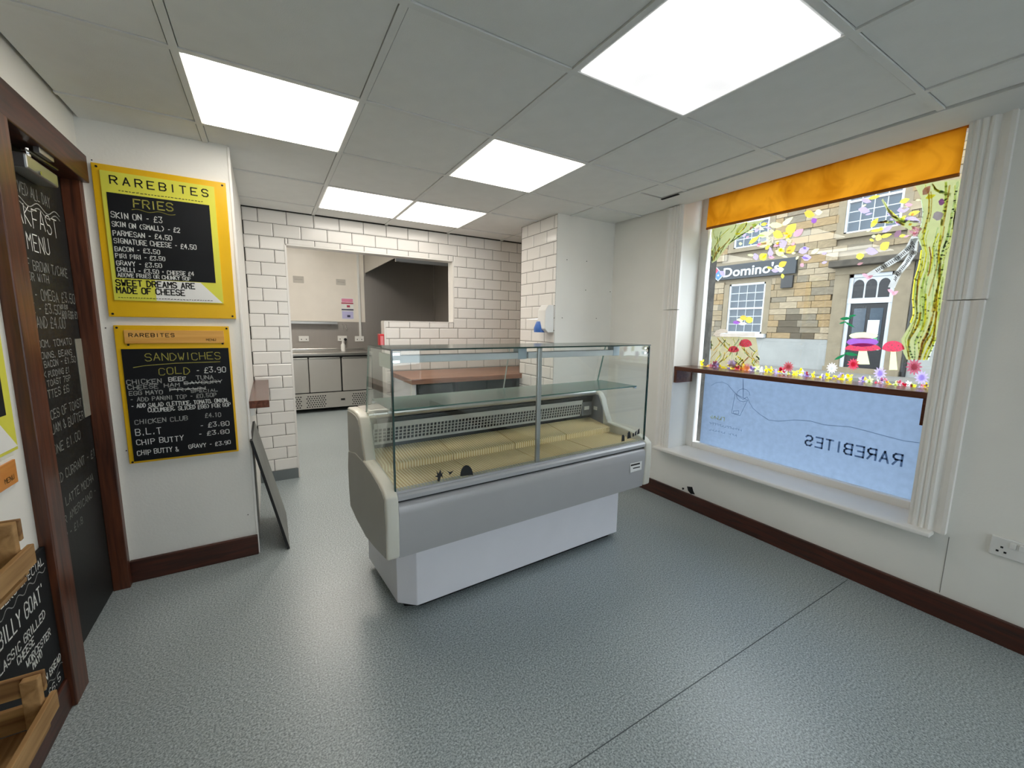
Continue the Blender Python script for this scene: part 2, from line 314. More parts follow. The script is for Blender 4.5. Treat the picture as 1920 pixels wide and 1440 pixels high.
for (u, v) in ((1063, 487), (1100, 490), (1098, 544), (1144, 547), (1054, 596), (1118, 597)):
    p = ony(u, v, 1.50); MB().tube([(p.x, 1.4985, p.z), (p.x, 1.503, p.z)], 0.004, 6).build('screw_hole', DARKM, rp)
WY0, WY1, WZ0 = -0.640, 0.785, 0.400      # window opening
XG = 2.520                                  # glass plane
wr = struct('wall_right', MB().box(XR, 2.64, YF, WY0, 0, H+0.1).box(XR, 2.64, WY1, YT+0.11, 0, H+0.1).box(XR, 2.64, WY0, WY1, 0, WZ0-0.012).box(XR, 2.64, WY0, WY1, H+0.10, H+0.5).box(2.52, 2.64, YF, YT, H+0.1, H+0.9), WHITE, 'white painted window wall on the right')
p = onx(1755, 1085, XR)
MB().box(XR-0.001, XR+0.002, -0.775, -0.7725, 0.12, 0.40).build('plaster_crack', mat('hairline_crack', '8a8780', 0.9), wr)  # thin grey strip drawn for the crack in the plaster
MB().poly([onx(u, v, XR-0.0012) for u, v in ((1288, 912), (1298, 913), (1300, 921), (1303, 927), (1295, 926), (1290, 920))]).poly([onx(u, v, XR-0.0012) for u, v in ((1279, 914), (1283, 915), (1282, 918), (1279, 918))]).build('wall_chip', VOID, wr)
struct('wall_front', MB().box(-1.3, 0.1, YF-0.1, YF, 0, H+0.1).box(2.2, XR+0.3, YF-0.1, YF, 0, H+0.1).box(0.1, 2.2, YF-0.1, YF, 0, 0.4).box(0.1, 2.2, YF-0.1, YF, 2.15, H+0.1), WHITE, 'white painted wall behind the camera')
w2 = thing('window_2', 'second shop window in the wall behind the camera', 'window', (1.15, YF-0.05, 0.4), kind='structure')
for (a, b, c, d) in ((0.1, 0.16, 0.4, 2.15), (2.14, 2.2, 0.4, 2.15), (1.12, 1.18, 0.46, 2.09)): MB().box(a, b, YF-0.08, YF-0.02, c, d).build('frame_stile', TRIMW, w2)
for (c, d) in ((0.4, 0.46), (2.09, 2.15)): MB().box(0.16, 2.14, YF-0.08, YF-0.02, c, d).build('frame_rail', TRIMW, w2)
for (a, b) in ((0.16, 1.12), (1.18, 2.14)): MB().box(a, b, YF-0.055, YF-0.049, 0.46, 2.09).build('glass_pane', WGLASS, w2)
# --- tiled back wall
Z0, PZ, JT = 0.0865, 0.1025, 0.0019
OX0, OX1, HX0, OZ, HZ = -0.222, 1.255, 0.565, 1.986, 1.376
wb = MB()
for a in ((-0.52, OX0, 0, H+0.4), (OX0, OX1, OZ, H+0.4), (OX1, XR+0.1, 0, H+0.4), (HX0, OX1, 0, HZ)): wb.box(a[0], a[1], YT, YT+0.11, a[2], a[3])
wall_back = struct('wall_back', wb, GROUT, 'white metro tiled wall with doorway and serving hatch')
def tile_mesh(wd, ht):
    b = min(0.008, wd*0.3, ht*0.3); t = 0.005; a, c = wd/2, ht/2
    v = [(-a, 0, -c), (a, 0, -c), (a, 0, c), (-a, 0, c), (-a, -0.002, -c), (a, -0.002, -c), (a, -0.002, c), (-a, -0.002, c), (-a+b, -t, -c+b), (a-b, -t, -c+b), (a-b, -t, c-b), (-a+b, -t, c-b)]
    return MB().add(v, [(0, 1, 5, 4), (1, 2, 6, 5), (2, 3, 7, 6), (3, 0, 4, 7), (4, 5, 9, 8), (5, 6, 10, 9), (6, 7, 11, 10), (7, 4, 8, 11), (8, 9, 10, 11)]).mesh('tile', TILE)
TM = {}
def tile_run(parent, place, spans, rz=0):
    """place(s, z) -> location; spans(z0, z1) -> list of (s0, s1) free intervals and z clip"""
    for r in range(21):
        z0 = Z0+r*PZ; z1 = z0+PZ; off = 0.0 if r % 2 == 0 else 0.1
        for (s0, s1, c0, c1) in spans(z0, z1):
            k = math.floor((s0-off)/0.2+1e-6); s = off+0.2*k
            while s < s1-1e-6:
                a, b = max(s, s0), min(s+0.2, s1); s += 0.2; za, zb = max(z0, c0), min(z1, c1)
                if b-a < 0.008 or zb-za < 0.008: continue
                wd, ht = round(b-a-2*JT, 3), round(zb-za-2*JT, 3)
                if (wd, ht) not in TM: TM[(wd, ht)] = tile_mesh(wd, ht)
                inst(TM[(wd, ht)], 'tile', parent, place((a+b)/2, (za+zb)/2), rz)
def back_spans(z0, z1):
    o = []
    zc = (z0+z1)/2
    if z0 >= OZ: o.append((-0.505, 2.2, z0, z1))
    elif z1 > OZ: o += [(-0.505, OX0, z0, z1), (OX0, OX1, OZ, z1), (OX1, 2.2, z0, z1)]
    elif z0 >= HZ: o += [(-0.505, OX0, z0, z1), (OX1, 2.2, z0, z1)]
    elif z1 > HZ: o += [(-0.505, OX0, z0, z1), (HX0, OX1, z0, HZ), (OX1, 2.2, z0, z1)]
    else: o += [(-0.505, OX0, z0, z1)] + ([(HX0, 2.2, z0, z1)] if z0 > 0.38 else [])
    return o
tile_run(wall_back, lambda s, z: (s, YT-0.0005, z), back_spans)
tile_run(rp, lambda s, z: (1.665-0.0005, 3.54-s, z), lambda a, b: [(1.502, 2.042, a, b)] if a > 0.5 else [], -PI/2)
MB().box(1.6638, 1.6655, 1.50, 2.045, 0, H).build('grout_bed', GROUT, rp)
t = MB()
for a in ((OX0, OX0+0.006, 0, OZ), (OX1-0.006, OX1, HZ, OZ), (HX0-0.006, HX0, 0, HZ)): t.box(a[0]-0.004, a[1]+0.004, YT-0.007, YT+0.112, a[2], a[3])
t.box(OX0, OX1, YT-0.007, YT+0.112, OZ-0.008, OZ+0.002).box(HX0-0.006, OX1, YT-0.007, YT+0.112, HZ-0.002, HZ+0.006)
tag(t.build('trim_1', TILE), 'white tile edging lining the doorway and serving hatch', 'trim', kind='structure')
tag(MB().box(-0.505, OX0, YT-0.012, YT, 0, Z0).box(HX0, 2.2, YT-0.012, YT, 0, Z0).build('baseboard_back', mat('grey_cove', '6d7476', 0.5)), 'grey vinyl coving under the tiled wall', 'baseboard', kind='structure')
# --- baseboards
tag(MB().box(-1.068, -0.506, YP-0.02, YP, 0, 0.118).build('baseboard_pier', DWOODX, bevel=0.004), 'dark brown wooden skirting under the menu boards', 'baseboard', kind='structure')
tag(MB().box(XR-0.02, XR, YF, 1.50, 0, 0.112).build('baseboard_right', DWOODY, bevel=0.004), 'dark brown wooden skirting under the window', 'baseboard', kind='structure')
tag(MB().box(XL, XL+0.022, YF, 0.60, 0, 0.115).build('baseboard_left', DWOODY, bevel=0.004), 'dark brown wooden skirting under the leaning chalkboard', 'baseboard', kind='structure')
# ================================================================== KITCHEN
kb = struct('wall_kitchen_back', MB().box(-1.0, 2.45, YK, YK+0.1, 0, 2.7), WHITE, 'far kitchen wall clad in cream panels and steel')
MB().box(-0.75, 1.085, YK-0.012, YK, 1.385, 2.7).build('cladding_panel', CLAD, kb, bevel=0.002)
MB().box(1.085, 2.33, YK-0.010, YK, 0, 2.7).build('splashback', SPLASH, kb)
MB().box(-0.75, 1.085, YK-0.008, YK, 0.86, 1.385).build('splashback', SPLASH, kb)
kr = struct('wall_kitchen_right', MB().box(2.34, 2.45, YT+0.11, YK, 0, 2.7), SPLASH, 'steel clad side wall of the kitchen seen through the hatch')
struct('wall_kitchen_left', MB().box(-1.0, -0.8, YT+0.11, YK, 0, 2.7), WHITE, 'white side wall of the kitchen, hidden by the doorway')
struct('ceiling_kitchen', MB().box(-1.0, 2.45, YT+0.11, YK+0.1, 2.7, 2.75), WHITE, 'white kitchen ceiling above the hatch', 'ceiling')
t = thing('ceiling_light', 'square lit light panel in the kitchen ceiling, hidden above the hatch', 'light', (0.15, 4.3, 2.69), group='square light panels in the ceiling')
MB().box(-0.3, 0.3, -0.3, 0.3, 0.0, 0.01).build('diffuser', mat('lit_kitchen_diffuser', 'fff8ee', 0.5, emit=PANEL*6, var=0.0), t, local=True)
# refrigerated prep counter
FY = 5.52
t = thing('refrigerated_counter', 'stainless steel three-door refrigerated prep counter in the kitchen', 'fridge', (0.33, FY, 0))
FST = mat('satin_fridge_steel', 'cbc7c0', 0.36, 0.55, var=0.05, scale=2)
MB().box(-0.33, 1.04, FY+0.032, YK-0.03, 0.06, 0.87).build('body', STEELX, t)
MB().box(-0.33, 1.04, FY+0.020, FY+0.0315, 0.30, 0.868).build('door_gap_shade', BLKPL, t)  # black sheet stands in for the shade in the gaps around the doors
MB().box(-0.34, 1.05, FY-0.01, YK-0.012, 0.868, 0.908).box(-0.34, 1.05, YK-0.03, YK-0.012, 0.90, 0.945).build('worktop', STEELX, t, bevel=0.006)
for a in (-0.33, 0.121, 0.583):
    d = MB().box(a, a+0.440, FY, FY+0.03, 0.315, 0.825).build('door', FST, t, bevel=0.006)
    MB().box(a+0.006, a+0.434, FY-0.004, FY+0.02, 0.815, 0.842).build('handle', STEELX, d, bevel=0.004)
v = MB().box(-0.33, 1.04, FY+0.002, FY+0.03, 0.065, 0.300).build('vent_panel', FST, t, bevel=0.003)
hm = MB()
for (a, b) in ((-0.30, 0.02), (0.07, 0.37), (0.72, 0.98)):
    n = int((b-a)/0.034)
    for i in range(n):
        for j in range(6):
            x = a+0.034*(i+0.5*(j % 2)); z = 0.095+0.032*j; hm.box(x-0.009, x+0.009, FY+0.0005, FY+0.004, z-0.008, z+0.008)
hm.build('perforation', BLKPL, v, kind='stuff')
MB().box(0.545, 0.605, FY-0.001, FY+0.004, 0.165, 0.195).build('control_display', BLKPL, v)
for x in (-0.28, 0.99):
    for y in (FY+0.08, YK-0.1): MB().tube([(x, y, 0), (x, y, 0.07)], 0.022, 8).build('foot', BLKPL, t)
# extractor hood
HZB = 2.161
t = thing('extractor_hood', 'large stainless extractor canopy over the kitchen hob wall', 'extractor hood', (1.7, 5.2, HZB))
hf = lambda a, b, tt: (tt, a, b)
MB().prism([(4.22, HZB), (4.22, HZB+0.14), (4.75, 2.69), (YK-0.02, 2.69), (YK-0.02, HZB), (YK-0.05, HZB), (YK-0.05, HZB+0.05), (4.25, HZB+0.05), (4.25, HZB)], hf, 1.10, 1.115).build('side_panel', STEEL, t)
MB().prism([(4.22, HZB), (4.22, HZB+0.14), (4.75, 2.69), (4.78, 2.69), (4.25, HZB+0.13), (4.25, HZB)], hf, 1.115, 2.325).build('front_panel', STEELX, t)
for k in range(3): MB().prism([(4.9, HZB+0.12), (5.6, HZB+0.38), (5.6, HZB+0.41), (4.9, HZB+0.15)], hf, 1.2+0.37*k, 1.55+0.37*k).build('filter', DARKM, t)
MB().box(1.115, 2.325, 4.25, YK-0.02, HZB+0.45, HZB+0.47).build('inner_top', DARKM, t)
# small kitchen things
def socket(x, z, wd, ht, y, label, parent_cat='socket', gr='white wall sockets in the kitchen'):
    o = thing('double_socket', label, parent_cat, (x, y, z), group=gr)
    MB().box(-wd/2, wd/2, -0.022, 0, -ht/2, ht/2).build('face_plate', PLASW, o, local=True, bevel=0.004)
    for sx in (-1, 1):
        MB().box(sx*wd*0.25-0.007, sx*wd*0.25+0.007, -0.0235, -0.021, -0.018, -0.003).build('pin_hole', BLKPL, o, local=True)
        MB().box(sx*wd*0.08-0.008, sx*wd*0.08+0.008, -0.027, -0.021, 0.012, 0.03).build('rocker_switch', PLASW, o, local=True)
    return o
socket(0.118, 1.104, 0.146, 0.086, YK-0.008, 'white double socket on steel splashback, furthest left above the prep counter')
socket(0.70, 1.108, 0.146, 0.086, YK-0.008, 'white double socket with black plug on the steel splashback')
socket(0.975, 1.10, 0.146, 0.09, YK-0.008, 'white double socket below the white conduit on the splashback')
t = thing('power_plug', 'black plug and hanging cable in the kitchen socket', 'plug', (0.745, YK-0.03, 1.09))
MB().tube([(0.745, YK-0.031, 1.09), (0.745, YK-0.07, 1.09)], [0.026, 0.02], 10).build('plug_body', BLKPL, t)
MB().tube([(0.745, YK-0.06, 1.085), (0.742, YK-0.075, 1.04), (0.735, YK-0.05, 0.98), (0.735, YK-0.034, 0.945)], 0.006, 6).build('cable', BLKPL, t)
tag(MB().box(0.975, 1.012, YK-0.035, YK-0.012, 1.145, 2.69).build('cable_conduit', PLASW, bevel=0.004), 'white square cable conduit running down the cream cladding', 'conduit')
for (u0, v0, u1, v1, lab) in ((549, 517, 570, 531, 'left'), (630, 523, 648, 535, 'right')):
    a, b = ony(u0, v0, YK-0.012), ony(u1, v1, YK-0.012)
    o = thing('blanking_plate', 'pale grey blanking plate on cream kitchen cladding, %s of the two' % lab, 'plate', ((a.x+b.x)/2, YK-0.012, (a.z+b.z)/2), group='blanking plates on the kitchen cladding')
    MB().box(a.x, b.x, YK-0.018, YK-0.0121, b.z, a.z).build('plate', mat('pale_grey_plate', 'c4beb4', 0.5), o, bevel=0.002)
    MB().box(a.x+0.02, b.x-0.02, YK-0.0195, YK-0.017, (a.z+b.z)/2-0.002, (a.z+b.z)/2+0.003).build('slot', mat('plate_slot', '9c968c', 0.6), o)
a, b = ony(639, 558, YK-0.012), ony(664, 599, YK-0.012)
t = thing('safety_notice', 'white notice with pink and blue panels on kitchen cladding', 'sign', (a.x, YK-0.013, b.z))
MB().box(a.x, b.x, YK-0.0150, YK-0.0125, b.z, a.z).build('sheet', PAPERW, t)
hh = a.z-b.z; ww = b.x-a.x
MB().box(a.x+0.01, b.x-0.01, YK-0.016, YK-0.0148, a.z-hh*0.20, a.z-hh*0.04).build('pink_panel', mat('pink_print', 'e58fae', 0.6), t)
MB().box(a.x+0.004, b.x-0.004, YK-0.016, YK-0.0148, a.z-hh*0.28, a.z-hh*0.22).box(a.x+ww*.45, b.x-ww*.3, YK-0.016, YK-0.0148, a.z-hh*.44, a.z-hh*.34).build('red_band', mat('red_print', 'b8405c', 0.6), t)
MB().box(a.x+0.004, b.x-0.004, YK-0.016, YK-0.0148, a.z-hh*0.58, a.z-hh*0.52).box(a.x+ww*.45, b.x-ww*.3, YK-0.0164, YK-0.0152, a.z-hh*.9, a.z-hh*.8).build('dark_band', mat('navy_print', '3c3c5c', 0.6), t)
MB().box(a.x+0.01, b.x-0.01, YK-0.016, YK-0.0148, a.z-hh*0.97, a.z-hh*0.62).build('blue_panel', mat('lilac_print', 'c3c0e6', 0.6), t)
a, b = ony(636, 608, YK-0.01), ony(655, 621, YK-0.01)
for x, sd in ((a.x+0.05, 'left'), (a.x+0.105, 'right')):
    t = thing('utility_hook', 'small chrome hook on splashback below the notice, %s of two' % sd, 'hook', (x, YK-0.01, b.z), group='hooks on the kitchen splashback')
    MB().tube([(x, YK-0.01, a.z), (x, YK-0.03, a.z-0.01), (x, YK-0.03, a.z-0.07), (x, YK-0.045, a.z-0.085), (x, YK-0.05, a.z-0.06)], 0.006, 6).build('hook', CHROME, t)
t = thing('steel_rail', 'bright steel rail shelf along the foot of the cream cladding', 'rail', (0.2, YK, 1.36))
MB().box(-0.75, 0.62, YK-0.13, YK-0.012, 1.382, 1.388).box(-0.75, 0.62, YK-0.13, YK-0.124, 1.345, 1.388).build('rail', STEELX, t)
for x in (-0.4, 0.5): MB().prism([(YK-0.12, 1.382), (YK-0.012, 1.382), (YK-0.012, 1.29)], lambda a, b, tt: (tt, a, b), x, x+0.004).build('bracket', STEEL, t)
t = thing('spray_bottle', 'small white bottle standing on the steel prep counter', 'bottle', (0.665, 5.9, 0.9095))
MB().tube([(0, 0, 0), (0, 0, 0.10), (0, 0, 0.125), (0, 0, 0.13)], [0.035, 0.035, 0.02, 0.016], 12).build('bottle_body', PLASW, t, local=True, smooth=True)
MB().tube([(0, 0, 0.13), (0, 0, 0.165)], 0.018, 10).build('cap', PLASW, t, local=True)
t = thing('fire_blanket_box', 'red fire blanket box fixed to the end of the half wall', 'box', (0.552, 2.69, 1.128))
MB().box(0.512, 0.556, 2.672, 2.75, 1.128, 1.258).build('case', RED, t, bevel=0.004)
MB().box(0.520, 0.548, 2.6705, 2.6722, 1.15, 1.24).build('label', mat('pale_red_label', 'e58a90', 0.5), t)
a = ony(842, 594, 4.2)
t = thing('bracket_box', 'pale box on a bracket at the right edge of the hatch', 'box', (2.25, 4.3, 1.40))
MB().prism([(2.18, 1.52), (2.335, 1.52), (2.335, 1.36), (2.30, 1.36), (2.18, 1.45)], lambda a, b, tt: (a, tt, b), 4.1, 4.5).build('case', CREAM, t, bevel=0.004)
# wooden service counter behind the display case
t = thing('service_counter', 'white counter unit with brown wooden top behind the display case', 'counter', (1.2, 2.3, 0))
MB().box(0.60, 2.15, 1.99, 2.655, 0.862, 0.905).build('wooden_top', COUNTW, t, bevel=0.003)
MB().box(0.63, 0.66, 2.06, 2.65, 0, 0.862).build('side_panel', BASEW, t)
MB().box(0.61, 0.64, 2.02, 2.06, 0, 0.862).build('post', PLASW, t)
MB().box(0.66, 2.12, 2.60, 2.65, 0, 0.862).build('back_panel', mat('dark_grey_laminate', '4c4d50', 0.5), t)
MB().box(0.66, 2.12, 2.10, 2.60, 0.40, 0.42).build('shelf', mat('dark_grey_laminate2', '55565a', 0.5), t)
for x in (1.02, 1.6): MB().box(x, x+0.03, 2.08, 2.595, 0, 0.862).build('divider', mat('dark_grey_laminate3', '3a3b3f', 0.5), t)
MB().box(0.70, 1.0, 2.09, 2.12, 0.44, 0.84).build('drawer_front', mat('dark_drawer', '3f4146', 0.45), t, bevel=0.004)
# ledge on the side of the pier, and board leaning against it
t = thing('wooden_ledge', 'reddish brown wooden ledge fixed to the pier beside the doorway', 'shelf', (-0.45, 2.1, 0.83))
MB().box(-0.506, -0.402, 1.60, YT-0.008, 0.835, 0.880).build('plank', SHELFW, t, bevel=0.003)
MB().box(-0.506, -0.48, 1.66, YT-0.008, 0.78, 0.835).build('batten', TRIMW, t)
th = math.atan2(0.148, 0.69); t = thing('leaning_panel', 'thin grey board with black edges leaning against the pier', 'panel', (-0.35, 1.64, 0))
pn = lambda a, b, tt: (-0.352 - a*0.148/0.69 + tt*math.cos(th), b, a + tt*math.sin(th)+0.002)
MB().prism([(0, 1.385), (0.69, 1.385), (0.69, 1.92), (0, 1.92)], pn, -0.008, 0.006, 0, 1).build('board', [mat('grey_board_face', '7b7d78', 0.5, var=0.25, scale=3), BLKPL], t)
# ================================================================== DISPLAY CASE
TH = math.radians(2.4); OC = Vector((-0.018, 0.34, 0))
case = thing('display_case', 'glass-topped refrigerated deli display counter in grey and white', 'display case', OC, TH)
AU = Vector((math.cos(TH), math.sin(TH), 0)); AW = Vector((-math.sin(TH), math.cos(TH), 0)); LC = 1.65
def cl(p): d = p-OC; return Vector((d.dot(AU), d.dot(AW), d.z))
def onw(u, v, wv): return cl(onplane(u, v, OC+AW*wv, AW))
pu = lambda a, b, tt: (tt, a, b)
def part(mb, name, m, par=case, **k): return mb.build(name, m, par, local=True, **k)
# base
bo = [(0.165, 0.115), (1.50, 0.115), (1.56, 0.18), (1.575, 0.64), (0.075, 0.64), (0.093, 0.186)]
pz = lambda a, b, tt: (a, b, tt)
part(MB().prism(bo, pz, 0.04, 0.37), 'base', BASEW, bevel=0.003)
part(MB().prism([(0.20, 0.16), (1.47, 0.16), (1.52, 0.2), (1.53, 0.6), (0.12, 0.6), (0.13, 0.2)], pz, 0.0, 0.042), 'under_base_shade', BLKPL)  # black block paints in the shade of the open gap under the base
sk = part(MB().prism([(0.24, 0.345), (0.56, 0.30), (0.60, 0.345)], pu, 0.068, 0.09), 'side_skirt', BASEW)
part(MB().tube([(0.070, 0.215, 0.285), (0.082, 0.215, 0.285)], 0.006, 8), 'screw', BLKPL)
low = [(0.0, 0.375), (0.17, 0.343), (0.35, 0.317), (0.55, 0.325), (0.70, 0.345), (0.72, 0.45), (0.72, 0.58), (0.695, 0.67), (0.52, 0.708), (0.335, 0.709), (0.2, 0.700), (0.09, 0.684), (0.03, 0.668), (0.0, 0.645), (-0.006, 0.55)]
upr = [(0.335, 0.66), (0.335, 0.715), (0.372, 0.79), (0.398, 0.86), (0.43, 0.898), (0.48, 0.910), (0.56, 0.912), (0.69, 0.905), (0.70, 0.66)]
def shrink(pts, k, c): return [(c[0]+(a-c[0])*k, c[1]+(b-c[1])*k) for a, b in pts]
for side, (ua, ub, uo) in {'l': (0.0, 0.055, -0.003), 'r': (LC-0.055, LC, LC+0.003)}.items():
    e = part(MB().prism(low, pu, ua, ub), 'end_panel', CREAM, bevel=0.010, seg=3, smooth=True)
    part(MB().prism(shrink(low, 0.955, (0.35, 0.51)), pu, min(uo, ua+0.004 if side == 'l' else ub-0.004), max(uo, ua+0.004 if side == 'l' else ub-0.004)), 'outer_face', GREYP, e, bevel=0.002)
    e2 = part(MB().prism(upr, pu, ua+0.004, ub), 'upper_end_panel', CREAM, bevel=0.008, seg=3, smooth=True)
    part(MB().prism(shrink(upr, 0.90, (0.56, 0.76)), pu, min(uo+0.003 if side == 'l' else uo-0.003, ua+0.007 if side == 'l' else ub-0.007), max(uo+0.003 if side == 'l' else uo-0.003, ua+0.007 if side == 'l' else ub-0.007)), 'outer_face', GREYP, e2, bevel=0.002)
    us = ub+0.001 if side == 'l' else ua-0.003
    part(MB().prism([(0.36, 0.64), (0.375, 0.80), (0.42, 0.885), (0.60, 0.89), (0.60, 0.64)], pu, us, us+0.002), 'inner_liner', mat('grey_liner', '85868a', 0.4, 0.3))
U0, U1 = 0.055, LC-0.055
fp = [(0.012, 0.368), (0.004, 0.45), (0.0, 0.56), (0.002, 0.592), (0.010, 0.606), (0.024, 0.612), (0.05, 0.612), (0.05, 0.368)]
part(MB().prism(fp, pu, U0, U1), 'front_panel', LILAC, smooth=True)
part(MB().prism([(0.014, 0.613), (0.014, 0.622), (0.05, 0.622), (0.05, 0.613)], pu, U0, U1), 'dark_groove', BLKPL)
part(MB().prism([(0.006, 0.622), (0.004, 0.640), (0.012, 0.648), (0.020, 0.650), (0.020, 0.657), (0.06, 0.657), (0.06, 0.622)], pu, U0, U1), 'front_rail', mat('pale_grey_rail', 'bdbdbf', 0.4, 0.2))
fl = MB()
for k in range(96): u = U0+0.012+k*(U1-U0-0.02)/96; fl.box(u, u+0.008, 0.034, 0.050, 0.6565, 0.6595)
part(fl, 'air_slots', mat('pale_slot_strip', 'd9d3b4', 0.5), kind='stuff')
# tank, trays
part(MB().box(U0, U1, 0.05, 0.66, 0.37, 0.63), 'tank', mat('grey_tank', '6a6b6c', 0.5))
n = 4; wd = (U1-U0)/n
for k in range(n):
    a, b = U0+k*wd+0.002, U0+(k+1)*wd-0.002
    part(MB().prism([(0.052, 0.640), (0.052, 0.652), (0.30, 0.650), (0.30, 0.640)], pu, a, b), 'lower_tray', TRAY)
    part(MB().prism([(0.300, 0.641), (0.300, 0.680), (0.308, 0.685), (0.50, 0.712), (0.50, 0.70), (0.32, 0.641)], pu, a, b), 'upper_tray', TRAY)
# rear air grille with square holes
gb = part(MB().prism([(0.505, 0.70), (0.470, 0.87), (0.515, 0.87), (0.55, 0.70)], pu, U0, U1), 'air_duct', BLKPL)
gr = MB(); gs = lambda s, d: (0.500-0.2*s-d, 0.715+s*0.98)      # runs up the sloping duct face
def gbox(u0, u1, s0, s1, d=0.004, mi=0):
    a, b, c, e = gs(s0, 0), gs(s1, 0), gs(s1, d), gs(s0, d); gr.prism([a, b, c, e], pu, u0, u1, mi)
gbox(U0+0.03, U1-0.10, 0.018, 0.032); gbox(U0+0.03, U1-0.10, 0.105, 0.135)
rows = 4; n = 66; wg = (U1-0.13-U0)/n
for r in range(1, rows): gbox(U0+0.03, U1-0.10, 0.032+0.01825*r-0.0022, 0.032+0.01825*r+0.0022)
for k in range(n+1): u = U0+0.03+k*wg; gbox(u-0.0028, u+0.0028, 0.032, 0.105, 0.005)
part(gr, 'air_grille', GRILLEM)
part(MB().box(U1-0.095, U1-0.002, 0.478, 0.492, 0.735, 0.85), 'control_box', mat('grey_liner2', '7d7e80', 0.4, 0.3), bevel=0.003)
part(MB().box(U1-0.075, U1-0.03, 0.4755, 0.479, 0.775, 0.80), 'dial_label', PAPERW)
part(MB().box(U1-0.0035, U1-0.002, 0.425, 0.46, 0.775, 0.80), 'dial_label', PAPERW)
part(MB().tube([(U0, 0.468, 0.900), (U1, 0.468, 0.900)], 0.023, 16), 'roller_tube', TUBEM, smooth=True)
part(MB().box(U0, U1, 0.485, 0.69, 0.885, 0.908), 'rear_worktop', STEELX, bevel=0.004)
part(MB().box(U0, U1, 0.64, 0.69, 0.37, 0.886), 'rear_panel', BASEW)
# glazing
G2 = [GLASS, GEDGE]
UM = 0.788
for (a, b) in ((0.045, UM-0.003), (UM+0.003, LC-0.045)):
    part(MB().prism([(0.022, 0.652), (0.022, 1.241), (0.028, 1.241), (0.028, 0.652)], pu, a, b), 'front_glass', GLASS)
part(MB().prism([(0.018, 1.242), (0.018, 1.248), (0.38, 1.248), (0.38, 1.242)], pu, 0.045, LC-0.045, 0, 1), 'top_glass', G2)
part(MB().box(0.045, LC-0.045, 0.0165, 0.020, 1.2415, 1.2485), 'glass_edge', GEDGE)
sg = [(0.030, 0.66), (0.10, 0.690), (0.335, 0.715), (0.40, 0.865), (0.46, 0.912), (0.45, 0.96), (0.378, 1.240), (0.030, 1.240)]
for (a, b) in ((0.045, 0.051), (LC-0.051, LC-0.045)):
    s_ = part(MB().prism(sg, pu, a, b), 'side_glass', GLASS)
    part(MB().box(a-0.0005, b+0.0005, 0.0205, 0.0305, 0.655, 1.241), 'glass_edge', GEDGE, s_)
    part(MB().prism([(0.375, 1.240), (0.381, 1.240), (0.462, 0.915), (0.456, 0.915)], pu, a-0.0005, b+0.0005), 'glass_edge', mat('pale_glass_edge', '6f8f86', 0.2), s_)
part(MB().box(UM-0.012, UM+0.012, 0.029, 0.045, 0.655, 1.242), 'centre_post', ALU, bevel=0.003)
sh = part(MB().prism([(0.09, 0.985), (0.09, 0.991), (0.40, 0.991), (0.40, 0.985)], pu, 0.062, LC-0.062, 0, 1), 'glass_shelf', [GLASS, mat('shelf_glass_edge', '4f7a70', 0.2)])
for u in (0.052, LC-0.066):
    for wv in (0.11, 0.37): part(MB().box(u, u+0.014, wv-0.008, wv+0.008, 0.974, 0.985), 'shelf_clip', CHROME, sh)
for (a, b) in ((0.075, 0.80), (0.815, 1.50)):
    l_ = part(MB().box(a, b, 0.17, 0.215, 1.178, 1.212), 'light_strip', mat('pale_blue_plastic', 'f6f8f8', 0.3), bevel=0.004)
    part(MB().box(b-0.05, b+0.004, 0.168, 0.217, 1.176, 1.2415), 'end_cap', mat('blue_tint_plastic', 'd3e3ee', 0.3), l_, bevel=0.003)
for u in (0.05, LC-0.085):
    part(MB().box(u, u+0.035, 0.03, 0.05, 1.19, 1.205).box(u, u+0.035, 0.03, 0.05, 1.22, 1.235), 'corner_clamp', CHROME, bevel=0.002)
part(MB().box(0.052, 0.062, 0.06, 0.22, 1.165, 1.225), 'lamp_bracket', mat('pale_green_plastic', 'cfdccf', 0.4), bevel=0.002)
# rear sliding doors of clear acrylic
for (a, b, d) in ((U0+0.01, 0.84, 0.0), (0.80, U1-0.01, 0.012)):
    part(MB().prism([(0.385+d, 1.235), (0.390+d, 1.235), (0.470+d, 0.925), (0.465+d, 0.925)], pu, a, b), 'sliding_door', glass('acrylic_%d' % int(a*100), (0.985, 0.988, 0.985), 0.7))
    e_ = b if d == 0 else a
part(MB().prism([(0.384, 1.235), (0.391, 1.235), (0.471, 0.925), (0.464, 0.925)], pu, 0.838, 0.842), 'door_edge', mat('pale_door_edge', 'c8d0ca', 0.3))
# decals on the front glass
def decal(polys, name, wv=0.0212):
    mb = MB()
    for pl in polys: mb.poly([onw(u, v, wv) for u, v in pl])
    return part(mb, name, BLACKP)
dome = [(863, 893)] + [(875+12*math.cos(a), 892-20*math.sin(a)) for a in [PI*(1-i/10) for i in range(11)]] + [(887, 890)]
decal([dome], 'black_decal')
decal([[(820, 902), (824, 903), (827, 893), (831, 896), (829, 890), (832, 884), (828, 888), (826, 880), (822, 888), (818, 882), (820, 891), (815, 894), (821, 895)]], 'black_decal')
decal([[(838, 883), (844, 885), (851, 882), (846, 888), (843, 891), (842, 887)]], 'black_decal')
decal([[(1165, 828), (1171, 827), (1171, 818), (1169, 815), (1166, 816)], [(1176, 823), (1183, 821), (1182, 812), (1180, 808), (1177, 812)]], 'black_decal')
decal([[(1186, 819), (1189, 818), (1189, 812), (1186, 813)], [(1190, 817), (1193, 816), (1194, 807), (1191, 810)], [(1194, 815), (1199, 813), (1199, 803), (1196, 806)]], 'black_decal')
a, b = onw(1181, 868, -0.001), onw(1202, 884, -0.001)
